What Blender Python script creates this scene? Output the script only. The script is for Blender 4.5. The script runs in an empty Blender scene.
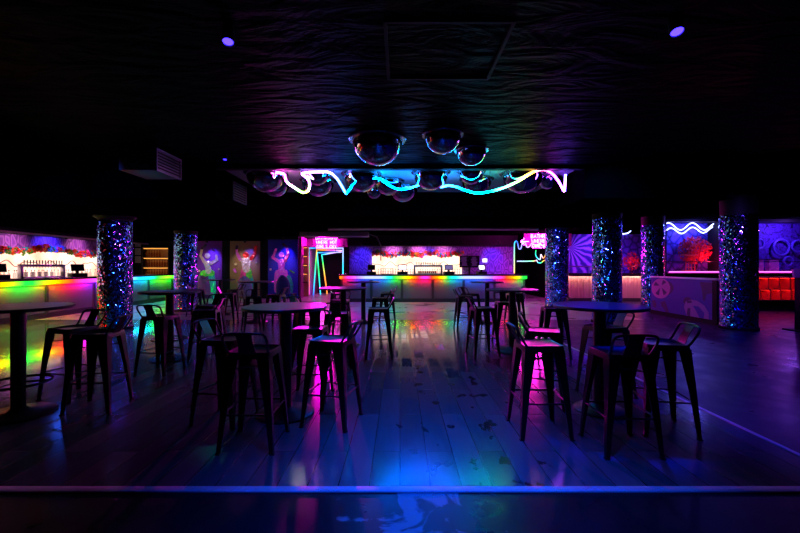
import bpy, bmesh, math, random
from mathutils import Vector, Matrix, Euler
random.seed(7)
R = math.radians
PI = math.pi
SC = bpy.context.scene
COL = SC.collection
F, CH, CY = 390.0, 1.42, 266.0          # focal length in pixels, eye height, horizon row

def P(px, py, d):                        # photo position at a depth -> a place in the room
    return Vector(((px - 400) * d / F, d, CH + (CY - py) * d / F))

# ------------------------------------------------------------------ materials
MATS = {}
def newmat(name):
    m = bpy.data.materials.new(name); m.use_nodes = True
    nt = m.node_tree; nt.nodes.clear()
    out = nt.nodes.new('ShaderNodeOutputMaterial')
    MATS[name] = m
    return m, nt, out

def pbsdf(nt, out, color=(.5, .5, .5), rough=.5, metal=0., spec=.5):
    b = nt.nodes.new('ShaderNodeBsdfPrincipled')
    b.inputs['Base Color'].default_value = (*color, 1)
    b.inputs['Roughness'].default_value = rough
    b.inputs['Metallic'].default_value = metal
    b.inputs['Specular IOR Level'].default_value = spec
    nt.links.new(b.outputs[0], out.inputs[0])
    return b

def simple(name, color, rough=.5, metal=0., spec=.5, bump=0., bscale=40., var=0.):
    m, nt, out = newmat(name)
    b = pbsdf(nt, out, color, rough, metal, spec)
    tc = nt.nodes.new('ShaderNodeTexCoord')
    n = nt.nodes.new('ShaderNodeTexNoise'); n.inputs['Scale'].default_value = bscale; n.inputs['Detail'].default_value = 4
    nt.links.new(tc.outputs['Object'], n.inputs['Vector'])
    if var:
        mr = nt.nodes.new('ShaderNodeMapRange')
        mr.inputs[3].default_value = max(0.02, rough - var); mr.inputs[4].default_value = min(1, rough + var)
        nt.links.new(n.outputs['Fac'], mr.inputs[0]); nt.links.new(mr.outputs[0], b.inputs['Roughness'])
    if bump:
        bp = nt.nodes.new('ShaderNodeBump'); bp.inputs['Strength'].default_value = bump; bp.inputs['Distance'].default_value = .02
        nt.links.new(n.outputs['Fac'], bp.inputs['Height']); nt.links.new(bp.outputs[0], b.inputs['Normal'])
    return m

def emit(name, color, strength):
    m, nt, out = newmat(name)
    e = nt.nodes.new('ShaderNodeEmission'); e.inputs[0].default_value = (*color, 1); e.inputs[1].default_value = strength
    nt.links.new(e.outputs[0], out.inputs[0]); return m

def attr_emit(name, strength):
    m, nt, out = newmat(name)
    a = nt.nodes.new('ShaderNodeAttribute'); a.attribute_name = 'Col'
    e = nt.nodes.new('ShaderNodeEmission'); e.inputs[1].default_value = strength
    nt.links.new(a.outputs['Color'], e.inputs[0]); nt.links.new(e.outputs[0], out.inputs[0]); return m

def attr_diff(name, rough=.5):
    m, nt, out = newmat(name)
    b = pbsdf(nt, out, (.5, .5, .5), rough)
    a = nt.nodes.new('ShaderNodeAttribute'); a.attribute_name = 'Col'
    nt.links.new(a.outputs['Color'], b.inputs['Base Color']); return m

def ramp(nt, stops, interp='LINEAR'):
    r = nt.nodes.new('ShaderNodeValToRGB'); r.color_ramp.interpolation = interp
    el = r.color_ramp.elements
    while len(el) < len(stops): el.new(.5)
    for e, (p, c) in zip(el, stops): e.position = p; e.color = (*c, 1) if len(c) == 3 else c
    return r

def math_node(nt, op, a=None, b=None):
    n = nt.nodes.new('ShaderNodeMath'); n.operation = op
    for i, v in enumerate((a, b)):
        if v is None: continue
        if isinstance(v, (int, float)): n.inputs[i].default_value = v
        else: nt.links.new(v, n.inputs[i])
    return n.outputs[0]

# mirrored discs hung in rows: each little cell faces its own way
def sequin(name, stops, tilt=.55, radius=.39, scale=34., rough=.16, metal=1.0):
    m, nt, out = newmat(name)
    b = pbsdf(nt, out, (.7, .7, .75), rough, metal)
    tc = nt.nodes.new('ShaderNodeTexCoord')
    sp = nt.nodes.new('ShaderNodeSeparateXYZ'); nt.links.new(tc.outputs['Object'], sp.inputs[0])
    if radius:
        ang = math_node(nt, 'ARCTAN2', sp.outputs['Y'], sp.outputs['X'])
        u = math_node(nt, 'MULTIPLY', ang, radius)
    else:
        u = sp.outputs['X']
    cb = nt.nodes.new('ShaderNodeCombineXYZ'); nt.links.new(u, cb.inputs[0]); nt.links.new(sp.outputs['Z'], cb.inputs[1])
    v = nt.nodes.new('ShaderNodeTexVoronoi'); v.inputs['Scale'].default_value = scale; v.inputs['Randomness'].default_value = .55
    v.voronoi_dimensions = '2D'
    nt.links.new(cb.outputs[0], v.inputs['Vector'])
    s = nt.nodes.new('ShaderNodeVectorMath'); s.operation = 'SUBTRACT'; s.inputs[1].default_value = (.5, .5, .5)
    nt.links.new(v.outputs['Color'], s.inputs[0])
    s2 = nt.nodes.new('ShaderNodeVectorMath'); s2.operation = 'SCALE'; s2.inputs['Scale'].default_value = tilt
    nt.links.new(s.outputs[0], s2.inputs[0])
    g = nt.nodes.new('ShaderNodeNewGeometry')
    ad = nt.nodes.new('ShaderNodeVectorMath'); ad.operation = 'ADD'
    nt.links.new(g.outputs['Normal'], ad.inputs[0]); nt.links.new(s2.outputs[0], ad.inputs[1])
    no = nt.nodes.new('ShaderNodeVectorMath'); no.operation = 'NORMALIZE'; nt.links.new(ad.outputs[0], no.inputs[0])
    nt.links.new(no.outputs[0], b.inputs['Normal'])
    sc = nt.nodes.new('ShaderNodeSeparateColor'); nt.links.new(v.outputs['Color'], sc.inputs[0])
    r = ramp(nt, stops); nt.links.new(sc.outputs[2], r.inputs[0]); nt.links.new(r.outputs[0], b.inputs['Base Color'])
    return m

def pattern(name, stops, kind='voronoi', scale=3., rough=.6, distort=2., stretch=(1, 1, 1), spec=.3):
    m, nt, out = newmat(name)
    b = pbsdf(nt, out, (.5, .5, .5), rough, 0, spec)
    tc = nt.nodes.new('ShaderNodeTexCoord'); mp = nt.nodes.new('ShaderNodeMapping'); mp.inputs['Scale'].default_value = stretch
    nt.links.new(tc.outputs['Object'], mp.inputs[0])
    if kind == 'voronoi':
        n = nt.nodes.new('ShaderNodeTexVoronoi'); n.feature = 'DISTANCE_TO_EDGE'; n.inputs['Scale'].default_value = scale; o = n.outputs['Distance']
    elif kind == 'wave':
        n = nt.nodes.new('ShaderNodeTexWave'); n.inputs['Scale'].default_value = scale; n.inputs['Distortion'].default_value = distort
        n.inputs['Detail'].default_value = 3; o = n.outputs['Fac']
    else:
        n = nt.nodes.new('ShaderNodeTexNoise'); n.inputs['Scale'].default_value = scale; n.inputs['Detail'].default_value = 5
        n.inputs['Distortion'].default_value = distort; o = n.outputs['Fac']
    nt.links.new(mp.outputs[0], n.inputs['Vector'])
    r = ramp(nt, stops); nt.links.new(o, r.inputs[0]); nt.links.new(r.outputs[0], b.inputs['Base Color'])
    return m

def wood_floor():
    m, nt, out = newmat('plank floor')
    b = pbsdf(nt, out, (.2, .2, .2), .35, 0, .6)
    tc = nt.nodes.new('ShaderNodeTexCoord')
    sp = nt.nodes.new('ShaderNodeSeparateXYZ'); nt.links.new(tc.outputs['Object'], sp.inputs[0])
    cb = nt.nodes.new('ShaderNodeCombineXYZ')      # planks run along the room
    nt.links.new(sp.outputs['Y'], cb.inputs[0]); nt.links.new(sp.outputs['X'], cb.inputs[1])
    br = nt.nodes.new('ShaderNodeTexBrick')
    br.inputs['Scale'].default_value = 1.0; br.inputs['Mortar Size'].default_value = .004
    br.inputs['Brick Width'].default_value = 1.5; br.inputs['Row Height'].default_value = .2
    br.inputs['Color1'].default_value = (.09, .09, .095, 1); br.inputs['Color2'].default_value = (.17, .165, .17, 1)
    br.inputs['Mortar'].default_value = (.03, .03, .03, 1)
    nt.links.new(cb.outputs[0], br.inputs['Vector'])
    mp = nt.nodes.new('ShaderNodeMapping'); mp.inputs['Scale'].default_value = (14, 1.2, 1); nt.links.new(tc.outputs['Object'], mp.inputs[0])
    n = nt.nodes.new('ShaderNodeTexNoise'); n.inputs['Scale'].default_value = 2; n.inputs['Detail'].default_value = 6
    nt.links.new(mp.outputs[0], n.inputs['Vector'])
    gr = ramp(nt, [(.2, (.86, .86, .86)), (.8, (1.06, 1.06, 1.06))]); nt.links.new(n.outputs['Fac'], gr.inputs[0])
    mx = nt.nodes.new('ShaderNodeMix'); mx.data_type = 'RGBA'; mx.blend_type = 'MULTIPLY'; mx.inputs[0].default_value = 1
    nt.links.new(br.outputs['Color'], mx.inputs[6]); nt.links.new(gr.outputs[0], mx.inputs[7])
    # scuffed dark marks, mostly in the walkway down the middle
    sc = nt.nodes.new('ShaderNodeTexNoise'); sc.inputs['Scale'].default_value = 3.1; sc.inputs['Detail'].default_value = 3
    mp2 = nt.nodes.new('ShaderNodeMapping'); mp2.inputs['Scale'].default_value = (1.8, 1.3, 1); mp2.inputs['Location'].default_value = (3.3, 1.7, 0)
    nt.links.new(tc.outputs['Object'], mp2.inputs[0]); nt.links.new(mp2.outputs[0], sc.inputs['Vector'])
    lane = math_node(nt, 'ABSOLUTE', math_node(nt, 'SUBTRACT', sp.outputs['X'], .55))
    lanef = nt.nodes.new('ShaderNodeMapRange'); lanef.inputs[1].default_value = .35; lanef.inputs[2].default_value = 1.1
    lanef.inputs[3].default_value = 0.; lanef.inputs[4].default_value = .2
    nt.links.new(lane, lanef.inputs[0])
    sv = math_node(nt, 'SUBTRACT', sc.outputs['Fac'], lanef.outputs[0])
    sr = ramp(nt, [(.615, (0, 0, 0)), (.64, (1, 1, 1))]); nt.links.new(sv, sr.inputs[0])
    mx2 = nt.nodes.new('ShaderNodeMix'); mx2.data_type = 'RGBA'
    nt.links.new(sr.outputs[0], mx2.inputs[0]); nt.links.new(mx.outputs[2], mx2.inputs[6]); mx2.inputs[7].default_value = (.015, .015, .018, 1)
    nt.links.new(mx2.outputs[2], b.inputs['Base Color'])
    # roughness: worn planks, and a polished stretch between the tables towards the bar
    def band(sock, a, c):
        return math_node(nt, 'MULTIPLY', math_node(nt, 'GREATER_THAN', sock, a), math_node(nt, 'LESS_THAN', sock, c))
    pol = math_node(nt, 'MULTIPLY', band(sp.outputs['X'], -.4, .8), band(sp.outputs['Y'], 5.0, 10.35))
    r1 = nt.nodes.new('ShaderNodeMapRange'); r1.inputs[3].default_value = .16; r1.inputs[4].default_value = .18
    nt.links.new(n.outputs['Fac'], r1.inputs[0])
    cell = nt.nodes.new('ShaderNodeTexBrick')
    cell.inputs['Scale'].default_value = 1; cell.inputs['Brick Width'].default_value = .55; cell.inputs['Row Height'].default_value = .2
    cell.inputs['Mortar Size'].default_value = .03; cell.offset = 0.0
    cell.inputs['Color1'].default_value = (.06, .06, .06, 1); cell.inputs['Color2'].default_value = (.2, .2, .2, 1); cell.inputs['Mortar'].default_value = (.2, .2, .2, 1)
    nt.links.new(cb.outputs[0], cell.inputs['Vector'])
    cs = nt.nodes.new('ShaderNodeSeparateColor'); nt.links.new(cell.outputs['Color'], cs.inputs[0])
    rm = nt.nodes.new('ShaderNodeMix'); rm.data_type = 'FLOAT'
    nt.links.new(pol, rm.inputs[0]); nt.links.new(r1.outputs[0], rm.inputs[2]); nt.links.new(cs.outputs[0], rm.inputs[3])
    side = nt.nodes.new('ShaderNodeMapRange'); side.inputs[1].default_value = -4.6; side.inputs[2].default_value = -2.6   # better kept boards by the side bar
    side.inputs[3].default_value = .5; side.inputs[4].default_value = 1.
    nt.links.new(sp.outputs['X'], side.inputs[0])
    nt.links.new(math_node(nt, 'MULTIPLY', rm.outputs[0], side.outputs[0]), b.inputs['Roughness'])
    bp = nt.nodes.new('ShaderNodeBump'); bp.inputs['Strength'].default_value = .25; bp.inputs['Distance'].default_value = .004
    inv = math_node(nt, 'SUBTRACT', 1.0, br.outputs['Fac'])
    nt.links.new(inv, bp.inputs['Height']); nt.links.new(bp.outputs[0], b.inputs['Normal'])
    return m

def worn_floor(name, c0, c1, thr, rough, scale=2.2, lane=False, spec=.5):
    m, nt, out = newmat(name)
    b = pbsdf(nt, out, c0, rough, 0, spec)
    tc = nt.nodes.new('ShaderNodeTexCoord')
    n = nt.nodes.new('ShaderNodeTexNoise'); n.inputs['Scale'].default_value = scale; n.inputs['Detail'].default_value = 6; n.inputs['Distortion'].default_value = 1.2
    nt.links.new(tc.outputs['Object'], n.inputs['Vector'])
    r = ramp(nt, [(thr, c0), (thr + .05, c1)]); fac = n.outputs['Fac']
    if lane:                                   # foot traffic wears the paint through in the middle
        sp = nt.nodes.new('ShaderNodeSeparateXYZ'); nt.links.new(tc.outputs['Object'], sp.inputs[0])
        q = nt.nodes.new('ShaderNodeMapRange'); q.inputs[1].default_value = .3; q.inputs[2].default_value = 1.0; q.inputs[3].default_value = .08; q.inputs[4].default_value = -.12
        nt.links.new(math_node(nt, 'ABSOLUTE', math_node(nt, 'SUBTRACT', sp.outputs['X'], .1)), q.inputs[0]); fac = math_node(nt, 'ADD', fac, q.outputs[0])
    nt.links.new(fac, r.inputs[0]); nt.links.new(r.outputs[0], b.inputs['Base Color'])
    mr = nt.nodes.new('ShaderNodeMapRange'); mr.inputs[1].default_value = .3; mr.inputs[2].default_value = .7
    mr.inputs[3].default_value = rough - .1; mr.inputs[4].default_value = rough + .12
    nt.links.new(n.outputs['Fac'], mr.inputs[0]); nt.links.new(mr.outputs[0], b.inputs['Roughness'])
    return m

def lightbox():
    m, nt, out = newmat('backlit shelf wall')
    tc = nt.nodes.new('ShaderNodeTexCoord')
    n = nt.nodes.new('ShaderNodeTexNoise'); n.inputs['Scale'].default_value = 1.6; n.inputs['Detail'].default_value = 2
    nt.links.new(tc.outputs['Object'], n.inputs['Vector'])
    r = ramp(nt, [(.3, (1, .42, .28)), (.6, (1, .72, .55))]); nt.links.new(n.outputs['Fac'], r.inputs[0])
    e = nt.nodes.new('ShaderNodeEmission'); e.inputs[1].default_value = 2.0
    nt.links.new(r.outputs[0], e.inputs[0]); nt.links.new(e.outputs[0], out.inputs[0])
    return m

def wrinkled():
    m, nt, out = newmat('wrinkled black sheeting')
    b = pbsdf(nt, out, (.001, .001, .005), .55, 0, .02)
    tc = nt.nodes.new('ShaderNodeTexCoord'); mp = nt.nodes.new('ShaderNodeMapping'); mp.inputs['Scale'].default_value = (.55, 1.6, 1)
    nt.links.new(tc.outputs['Object'], mp.inputs[0])
    n = nt.nodes.new('ShaderNodeTexNoise'); n.inputs['Scale'].default_value = 1.7; n.inputs['Detail'].default_value = 5; n.inputs['Distortion'].default_value = 1.8
    nt.links.new(mp.outputs[0], n.inputs['Vector'])
    bp = nt.nodes.new('ShaderNodeBump'); bp.inputs['Strength'].default_value = .8; bp.inputs['Distance'].default_value = .12
    nt.links.new(n.outputs['Fac'], bp.inputs['Height']); nt.links.new(bp.outputs[0], b.inputs['Normal'])
    return m

M = {}
M['black'] = simple('black paint', (.010, .010, .012), .6, 0, .25)
M['wall'] = simple('dark wall paint', (.010, .010, .013), .7, 0, .1, bump=.1)
M['ceil'] = simple('black ceiling', (.0012, .0012, .0015), .8, 0, .0, bump=.5, bscale=2.5)
M['wrinkle'] = wrinkled()
M['white ceil'] = simple('pale ceiling board', (.6, .6, .62), .7)
M['stool'] = simple('black powder coated steel', (.006, .006, .007), .33, .0, .45)
M['stoolseat'] = simple('worn black steel seat', (.012, .011, .012), .3, .2, .6, bscale=5, var=.04)
M['top'] = simple('dark satin table top', (.035, .035, .04), .3, 0, .7, bscale=5, var=.03)
M['iron'] = simple('black cast iron', (.012, .012, .013), .45)
M['floor'] = wood_floor()
M['epoxy'] = worn_floor('dark epoxy dance floor', (.025, .02, .07), (.045, .035, .10), .56, .36, 2.2, False, .22)
M['near'] = worn_floor('worn black floor paint', (.012, .012, .016), (.34, .36, .38), .60, .36, 3.4, True)
M['lit floor'] = worn_floor('grey floor by the bar', (.32, .32, .34), (.42, .42, .44), .5, .32, 1.2)  # lighter past the soffit's reflected edge: the bar's light put into the colour
M['alu'] = simple('aluminium strip', (.8, .8, .84), .45, .25, var=.06)
M['chrome'] = simple('mirror plastic', (.55, .56, .62), .03, 1.0)
M['rim'] = simple('dome rim plastic', (.22, .23, .26), .2, .6)
M['sequin'] = sequin('holographic sequins', [(0, (.06, .10, .9)), (.35, (.15, .5, .95)), (.6, (.28, .35, .95)), (.8, (.85, .15, .8)), (1, (.1, .8, .7))], .6, .39, 36., .12)
def mosaic(name, a, b_):
    M[name] = sequin(name, [(0, a), (.75, a), (1, b_)], .55, 0, 26, .28, .6)
mosaic('silver gold mosaic', (.9, .75, .5), (.95, .9, .9)); mosaic('green mosaic', (.15, .95, .1), (.7, .9, .1)); mosaic('teal mosaic', (.05, .8, .5), (.1, .7, .9))
mosaic('red mosaic', (1, .03, .02), (1, .2, .05)); mosaic('magenta mosaic', (.95, .15, .9), (.9, .4, .9)); mosaic('pink mosaic', (1, .1, .4), (1, .5, .2)); mosaic('dark mosaic', (.06, .03, .08), (.2, .1, .2))
M['panel purple'] = simple('purple painted panel', (.26, .03, .36), .6)
M['panel brown'] = simple('ochre painted panel', (.34, .2, .09), .6)
M['panel blue'] = simple('blue painted panel', (.02, .02, .5), .6)
M['wallpaper'] = pattern('purple ornamental wallpaper', [(.0, (.12, .05, .4)), (.12, (.5, .3, .9)), (.3, (.25, .1, .65))], 'voronoi', 5., .5, 2., (1, 1, .5))
M['mural blue'] = pattern('blue leafy mural', [(.0, (.02, .02, .2)), (.08, (.1, .08, .7)), (.2, (.2, .12, .95))], 'voronoi', 3.2, .55, 3.)
M['mural leaf'] = pattern('violet leaf mural', [(.3, (.10, .02, .30)), (.55, (.45, .14, .85)), (.7, (.2, .05, .6))], 'wave', 1.6, .55, 9.)
M['mural graffiti'] = pattern('blue violet graffiti', [(.35, (.02, .01, .1)), (.5, (.14, .05, .6)), (.62, (.05, .02, .22))], 'noise', 3., .6, 3.)
M['bartop'] = simple('black bar top', (.02, .02, .022), .18, 0, .6)
M['barpanel'] = simple('satin bar front panel', (.26, .26, .27), .5, 0, .08)
M['barframe'] = simple('dark bar frame', (.08, .08, .085), .45, .1, .3)
M['kick'] = simple('dark kick board', (.05, .05, .055), .4, .1)
M['slats'] = pattern('pale wooden slats', [(.1, (.45, .26, .24)), (.5, (.85, .58, .52)), (.9, (.7, .44, .38))], 'wave', 2.2, .5, .6, (3, 1, .1))
M['lightbox'] = lightbox()
M['led'] = attr_emit('rainbow diffuser', 2.6)
M['ledstrong'] = attr_emit('rainbow led strip', 60.)
M['ledstronger'] = attr_emit('side bar led strip', 95.)
M['neon'] = attr_emit('colour changing neon', 46.)
M['doorneon'] = attr_emit('door neon', 2.4)
M['pinkneon'] = emit('pink neon tube', (1, .012, .62), 110.)
M['blueneon'] = emit('blue neon tube', (.35, .4, 1), 7.)
M['magled'] = emit('magenta led strip', (1, .1, .75), 4.)
M['redled'] = emit('red led strip', (1, .015, .01), 9.)
M['lens'] = emit('lit blue lens', (.03, .015, 1), 9.)
M['amberled'] = emit('amber led strip', (1, .4, .06), 3.)
M['warmled'] = emit('warm led strip', (1, .34, .30), 60.)
M['screen'] = emit('lit till screen', (.9, .9, 1), 2.)
M['screen dim'] = emit('dim till screen', (.35, .25, .7), .5)
M['menutext'] = emit('menu screen writing', (.4, .08, .6), .35)
M['menuscreen'] = simple('dark menu screen', (.01, .008, .02), .15)
M['flowers'] = attr_diff('silk flowers', .6)
M['glass'] = simple('pale bottle glass', (.85, .8, .85), .12, 0, .6)
M['amberglass'] = simple('amber bottle glass', (.8, .4, .1), .12, 0, .6)
for k_ in ('glass', 'amberglass'):
    for n_ in M[k_].node_tree.nodes:
        if n_.type == 'BSDF_PRINCIPLED': n_.inputs['Transmission Weight'].default_value = .85; n_.inputs['IOR'].default_value = 1.15
M['redplastic'] = simple('red cup', (.6, .03, .02), .4)
M['steel'] = simple('brushed tap steel', (.5, .48, .6), .28, .9)
M['redleaf'] = simple('red leaves', (.75, .05, .08), .6)
M['paper'] = simple('grey paper', (.4, .38, .42), .8)
M['woodred'] = simple('red cubby board', (.75, .2, .16), .6)
M['partition'] = simple('violet painted partition', (.09, .04, .42), .55)
M['ballpink'] = simple('pink painted graphic', (.62, .16, .5), .55)
M['balldark'] = simple('dark plum painted graphic', (.10, .03, .14), .55)
M['ballmauve'] = simple('mauve painted graphic', (.42, .16, .48), .55)
M['shell'] = simple('pale moulded shell', (.55, .52, .6), .45)
M['shelldark'] = simple('dark blue moulded shell', (.05, .06, .25), .45)
M['maglit'] = simple('magenta lit wall', (.55, .12, .45), .6)  # the corridor's magenta light put into the wall colour
M['pinkbox'] = simple('pink panel', (.75, .2, .65), .5)
M['duct'] = simple('galvanised duct', (.2, .2, .21), .45, .4)
M['pipe'] = simple('painted pipe', (.85, .72, .65), .5)
M['cable'] = simple('black cable', (.02, .02, .02), .6)

# ------------------------------------------------------------------ mesh building
class MB:
    def __init__(s):
        s.bm = bmesh.new(); s.cl = s.bm.verts.layers.float_color.new('Col')
    def _new(s, verts, col=None):
        if col is not None:
            for v in verts: v[s.cl] = (*col, 1)
    def box(s, c, size, rot=None, col=None):
        m = Matrix.Translation(Vector(c))
        if rot: m = m @ Euler(rot).to_matrix().to_4x4()
        m = m @ Matrix.Diagonal((*size, 1))
        r = bmesh.ops.create_cube(s.bm, size=1, matrix=m); s._new(r['verts'], col); return s
    def lathe(s, prof, c=(0, 0, 0), seg=24, col=None):
        rings = []
        for (r, z) in prof:
            if r < 1e-6: rings.append([s.bm.verts.new((c[0], c[1], c[2] + z))])
            else: rings.append([s.bm.verts.new((c[0] + r * math.cos(2 * PI * k / seg), c[1] + r * math.sin(2 * PI * k / seg), c[2] + z)) for k in range(seg)])
        for a, b in zip(rings, rings[1:]):
            for k in range(seg):
                k2 = (k + 1) % seg
                if len(a) == 1 and len(b) == 1: continue
                if len(a) == 1: s.bm.faces.new((a[0], b[k], b[k2]))
                elif len(b) == 1: s.bm.faces.new((a[k], a[k2], b[0]))
                else: s.bm.faces.new((a[k], a[k2], b[k2], b[k]))
        for a in rings: s._new(a, col)
        return s
    def tube(s, pts, r, seg=8, closed=False, cols=None):
        pts = [Vector(p) for p in pts]; n = len(pts); rings = []
        rr = r if isinstance(r, (list, tuple)) else [r] * n
        prev = None
        for i, p in enumerate(pts):
            a = pts[i - 1] if (i > 0 or closed) else pts[i]; b = pts[(i + 1) % n] if (i < n - 1 or closed) else pts[i]
            t = (b - a)
            t = t.normalized() if t.length > 1e-9 else Vector((0, 0, 1))
            if prev is None:
                u = t.cross(Vector((0, 0, 1)))
                if u.length < .1: u = t.cross(Vector((1, 0, 0)))
            else: u = prev - t * prev.dot(t)
            u.normalize(); prev = u; w = t.cross(u)
            ring = [s.bm.verts.new(p + (u * math.cos(2 * PI * k / seg) + w * math.sin(2 * PI * k / seg)) * rr[i]) for k in range(seg)]
            if cols: s._new(ring, cols[i])
            rings.append(ring)
        for i in range(n if closed else n - 1):
            a, b = rings[i], rings[(i + 1) % n]
            for k in range(seg): s.bm.faces.new((a[k], b[k], b[(k + 1) % seg], a[(k + 1) % seg]))
        if not closed:
            s.bm.faces.new(rings[0]); s.bm.faces.new(list(reversed(rings[-1])))
        return s
    def prism(s, poly, o, ux, uy, t):          # 2D outline pushed along its normal by t
        o, ux, uy = Vector(o), Vector(ux), Vector(uy); n = ux.cross(uy).normalized() * t
        a = [s.bm.verts.new(o + ux * x + uy * y) for x, y in poly]; b = [s.bm.verts.new(v.co + n) for v in a]
        s.bm.faces.new(list(reversed(a))); s.bm.faces.new(b)
        for i in range(len(a)):
            j = (i + 1) % len(a); s.bm.faces.new((a[i], a[j], b[j], b[i]))
        return s
    def loft(s, A, B):
        a = [s.bm.verts.new(p) for p in A]; b = [s.bm.verts.new(p) for p in B]
        s.bm.faces.new(list(reversed(a))); s.bm.faces.new(b)
        for i in range(len(a)):
            j = (i + 1) % len(a); s.bm.faces.new((a[i], a[j], b[j], b[i]))
        return s
    def ball(s, c, r, col=None, sub=1):
        q = bmesh.ops.create_icosphere(s.bm, subdivisions=sub, radius=r, matrix=Matrix.Translation(Vector(c))); s._new(q['verts'], col); return s
    def build(s, name, mat, parent=None, bevel=0, smooth=True):
        bmesh.ops.recalc_face_normals(s.bm, faces=s.bm.faces)
        if bevel:
            ed = [e for e in s.bm.edges if len(e.link_faces) == 2 and e.calc_face_angle(0) > R(50)]
            bmesh.ops.bevel(s.bm, geom=ed, offset=bevel, segments=2, affect='EDGES', profile=.5)
        me = bpy.data.meshes.new(name); s.bm.to_mesh(me); s.bm.free()
        if smooth:
            me.polygons.foreach_set('use_smooth', [True] * len(me.polygons)); me.set_sharp_from_angle(angle=R(38))
        me.materials.append(mat)
        o = bpy.data.objects.new(name, me); COL.objects.link(o)
        if parent: o.parent = parent
        return o

def thing(name, label, cat, loc=(0, 0, 0), rz=0, group=None):
    o = bpy.data.objects.new(name, None); o.empty_display_size = .1; COL.objects.link(o)
    o.location = loc; o.rotation_euler = (0, 0, rz); o['label'] = label; o['category'] = cat; o['kind'] = 'thing'
    if group: o['group'] = group
    return o
def tag(o, label, cat, group=None, kind='thing'):
    o['label'] = label; o['category'] = cat; o['kind'] = kind
    if group: o['group'] = group
    return o
def struct(name, mb, mat, parent=None, **k):
    o = mb.build(name, mat, parent, **k)
    if not parent: o['kind'] = 'structure'
    return o
def dup(root, loc, rz, label, group=None):
    r = root.copy(); COL.objects.link(r); r.location = loc; r.rotation_euler = (0, 0, rz); r['label'] = label
    if group: r['group'] = group
    for ch in list(root.children):
        c = ch.copy(); COL.objects.link(c); c.parent = r
        for g in list(ch.children):
            d = g.copy(); COL.objects.link(d); d.parent = c
    return r
def smooth_path(pts, n=6):
    pts = [Vector(p) for p in pts]; out = []
    for i in range(len(pts) - 1):
        p0 = pts[max(i - 1, 0)]; p1 = pts[i]; p2 = pts[i + 1]; p3 = pts[min(i + 2, len(pts) - 1)]
        for k in range(n):
            t = k / n
            out.append(.5 * ((2 * p1) + (-p0 + p2) * t + (2 * p0 - 5 * p1 + 4 * p2 - p3) * t * t + (-p0 + 3 * p1 - 3 * p2 + p3) * t ** 3))
    out.append(pts[-1]); return out
def grad(stops, t):
    for (a, ca), (b, cb) in zip(stops, stops[1:]):
        if t <= b:
            f = 0 if b == a else max(0, min(1, (t - a) / (b - a)))
            return tuple(ca[i] + (cb[i] - ca[i]) * f for i in range(3))
    return stops[-1][1]

# lights
def aim(o, tgt):
    o.rotation_euler = (Vector(tgt) - o.location).to_track_quat('-Z', 'Y').to_euler()
def spot(name, loc, tgt, col, w, ang=60, blend=.6, rad=.05):
    l = bpy.data.lights.new(name, 'SPOT'); l.color = col; l.energy = w; l.spot_size = R(ang); l.spot_blend = blend; l.shadow_soft_size = rad
    o = bpy.data.objects.new(name, l); COL.objects.link(o); o.location = loc; aim(o, tgt); return o
def point(name, loc, col, w, rad=.1):
    l = bpy.data.lights.new(name, 'POINT'); l.color = col; l.energy = w; l.shadow_soft_size = rad
    o = bpy.data.objects.new(name, l); COL.objects.link(o); o.location = loc; return o

# ------------------------------------------------------------------ the room
W = M['wall']
struct('floor', MB().box((-4.5, 6.43, -.05), (15.0, 7.92, .1)), M['floor'])                       # planks
struct('floor.001', MB().box((8.5, 6.43, -.05), (10.98, 7.92, .1)), M['epoxy'])
struct('floor.002', MB().box((1, -.28, -.05), (26, 5.5, .1)), M['near'])
struct('floor.003', MB().box((-2.75, 15.75, -.05), (18.5, 10.7, .1)), M['lit floor'])
struct('floor.004', MB().box((10.25, 15.75, -.05), (7.5, 10.7, .1)), M['epoxy'])
t1 = MB().box((1, 2.475, .005), (26, .062, .010))
struct('trim_1', t1, M['alu'], bevel=.002)
struct('trim_2', MB().box((3.005, 6.44, .004), (.03, 7.8, .008)), M['alu'])
struct('ceiling', MB().box((1, 2.3, 3.45), (26, 10.6, .1)), M['wrinkle'])
struct('ceiling.001', MB().box((0, 9.09, 3.45), (7.2, 2.62, .1)), M['white ceil'])
lo = MB()
lo.box((0, 15.65, 3.15), (7.2, 10.5, .8))                       # behind the coffer
lo.box((-4.8, 14.2, 3.15), (2.4, 13.2, .8))
lo.box((5.05, 14.2, 3.15), (2.9, 13.2, .8))
struct('ceiling.002', lo, M['ceil'])
struct('ceiling.003', MB().box((-9, 9.6, 3.0), (6.0, 22.4, .9)), M['ceil'])
struct('ceiling.004', MB().box((10.25, 14.2, 3.25), (7.5, 13.2, .5)), M['ceil'])
struct('trim_3', MB().box((0, 7.69, 3.365), (12.6, .14, .07)), M['black'])
struct('wall_left', MB().box((-12.05, 9, 1.7), (.1, 24, 3.6)), W)
struct('wall_right', MB().box((14.05, 9, 1.7), (.1, 24, 3.6)), W)
struct('wall_front', MB().box((1, -3.05, 1.7), (26, .1, 3.6)), W)
struct('wall_back', MB().box((-8.25, 17.4, 1.4), (7.5, .2, 2.9)), W)
struct('wall_back.001', MB().box((1.4, 17.4, 1.4), (7.3, .2, 2.9)), M['wallpaper'])
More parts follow.
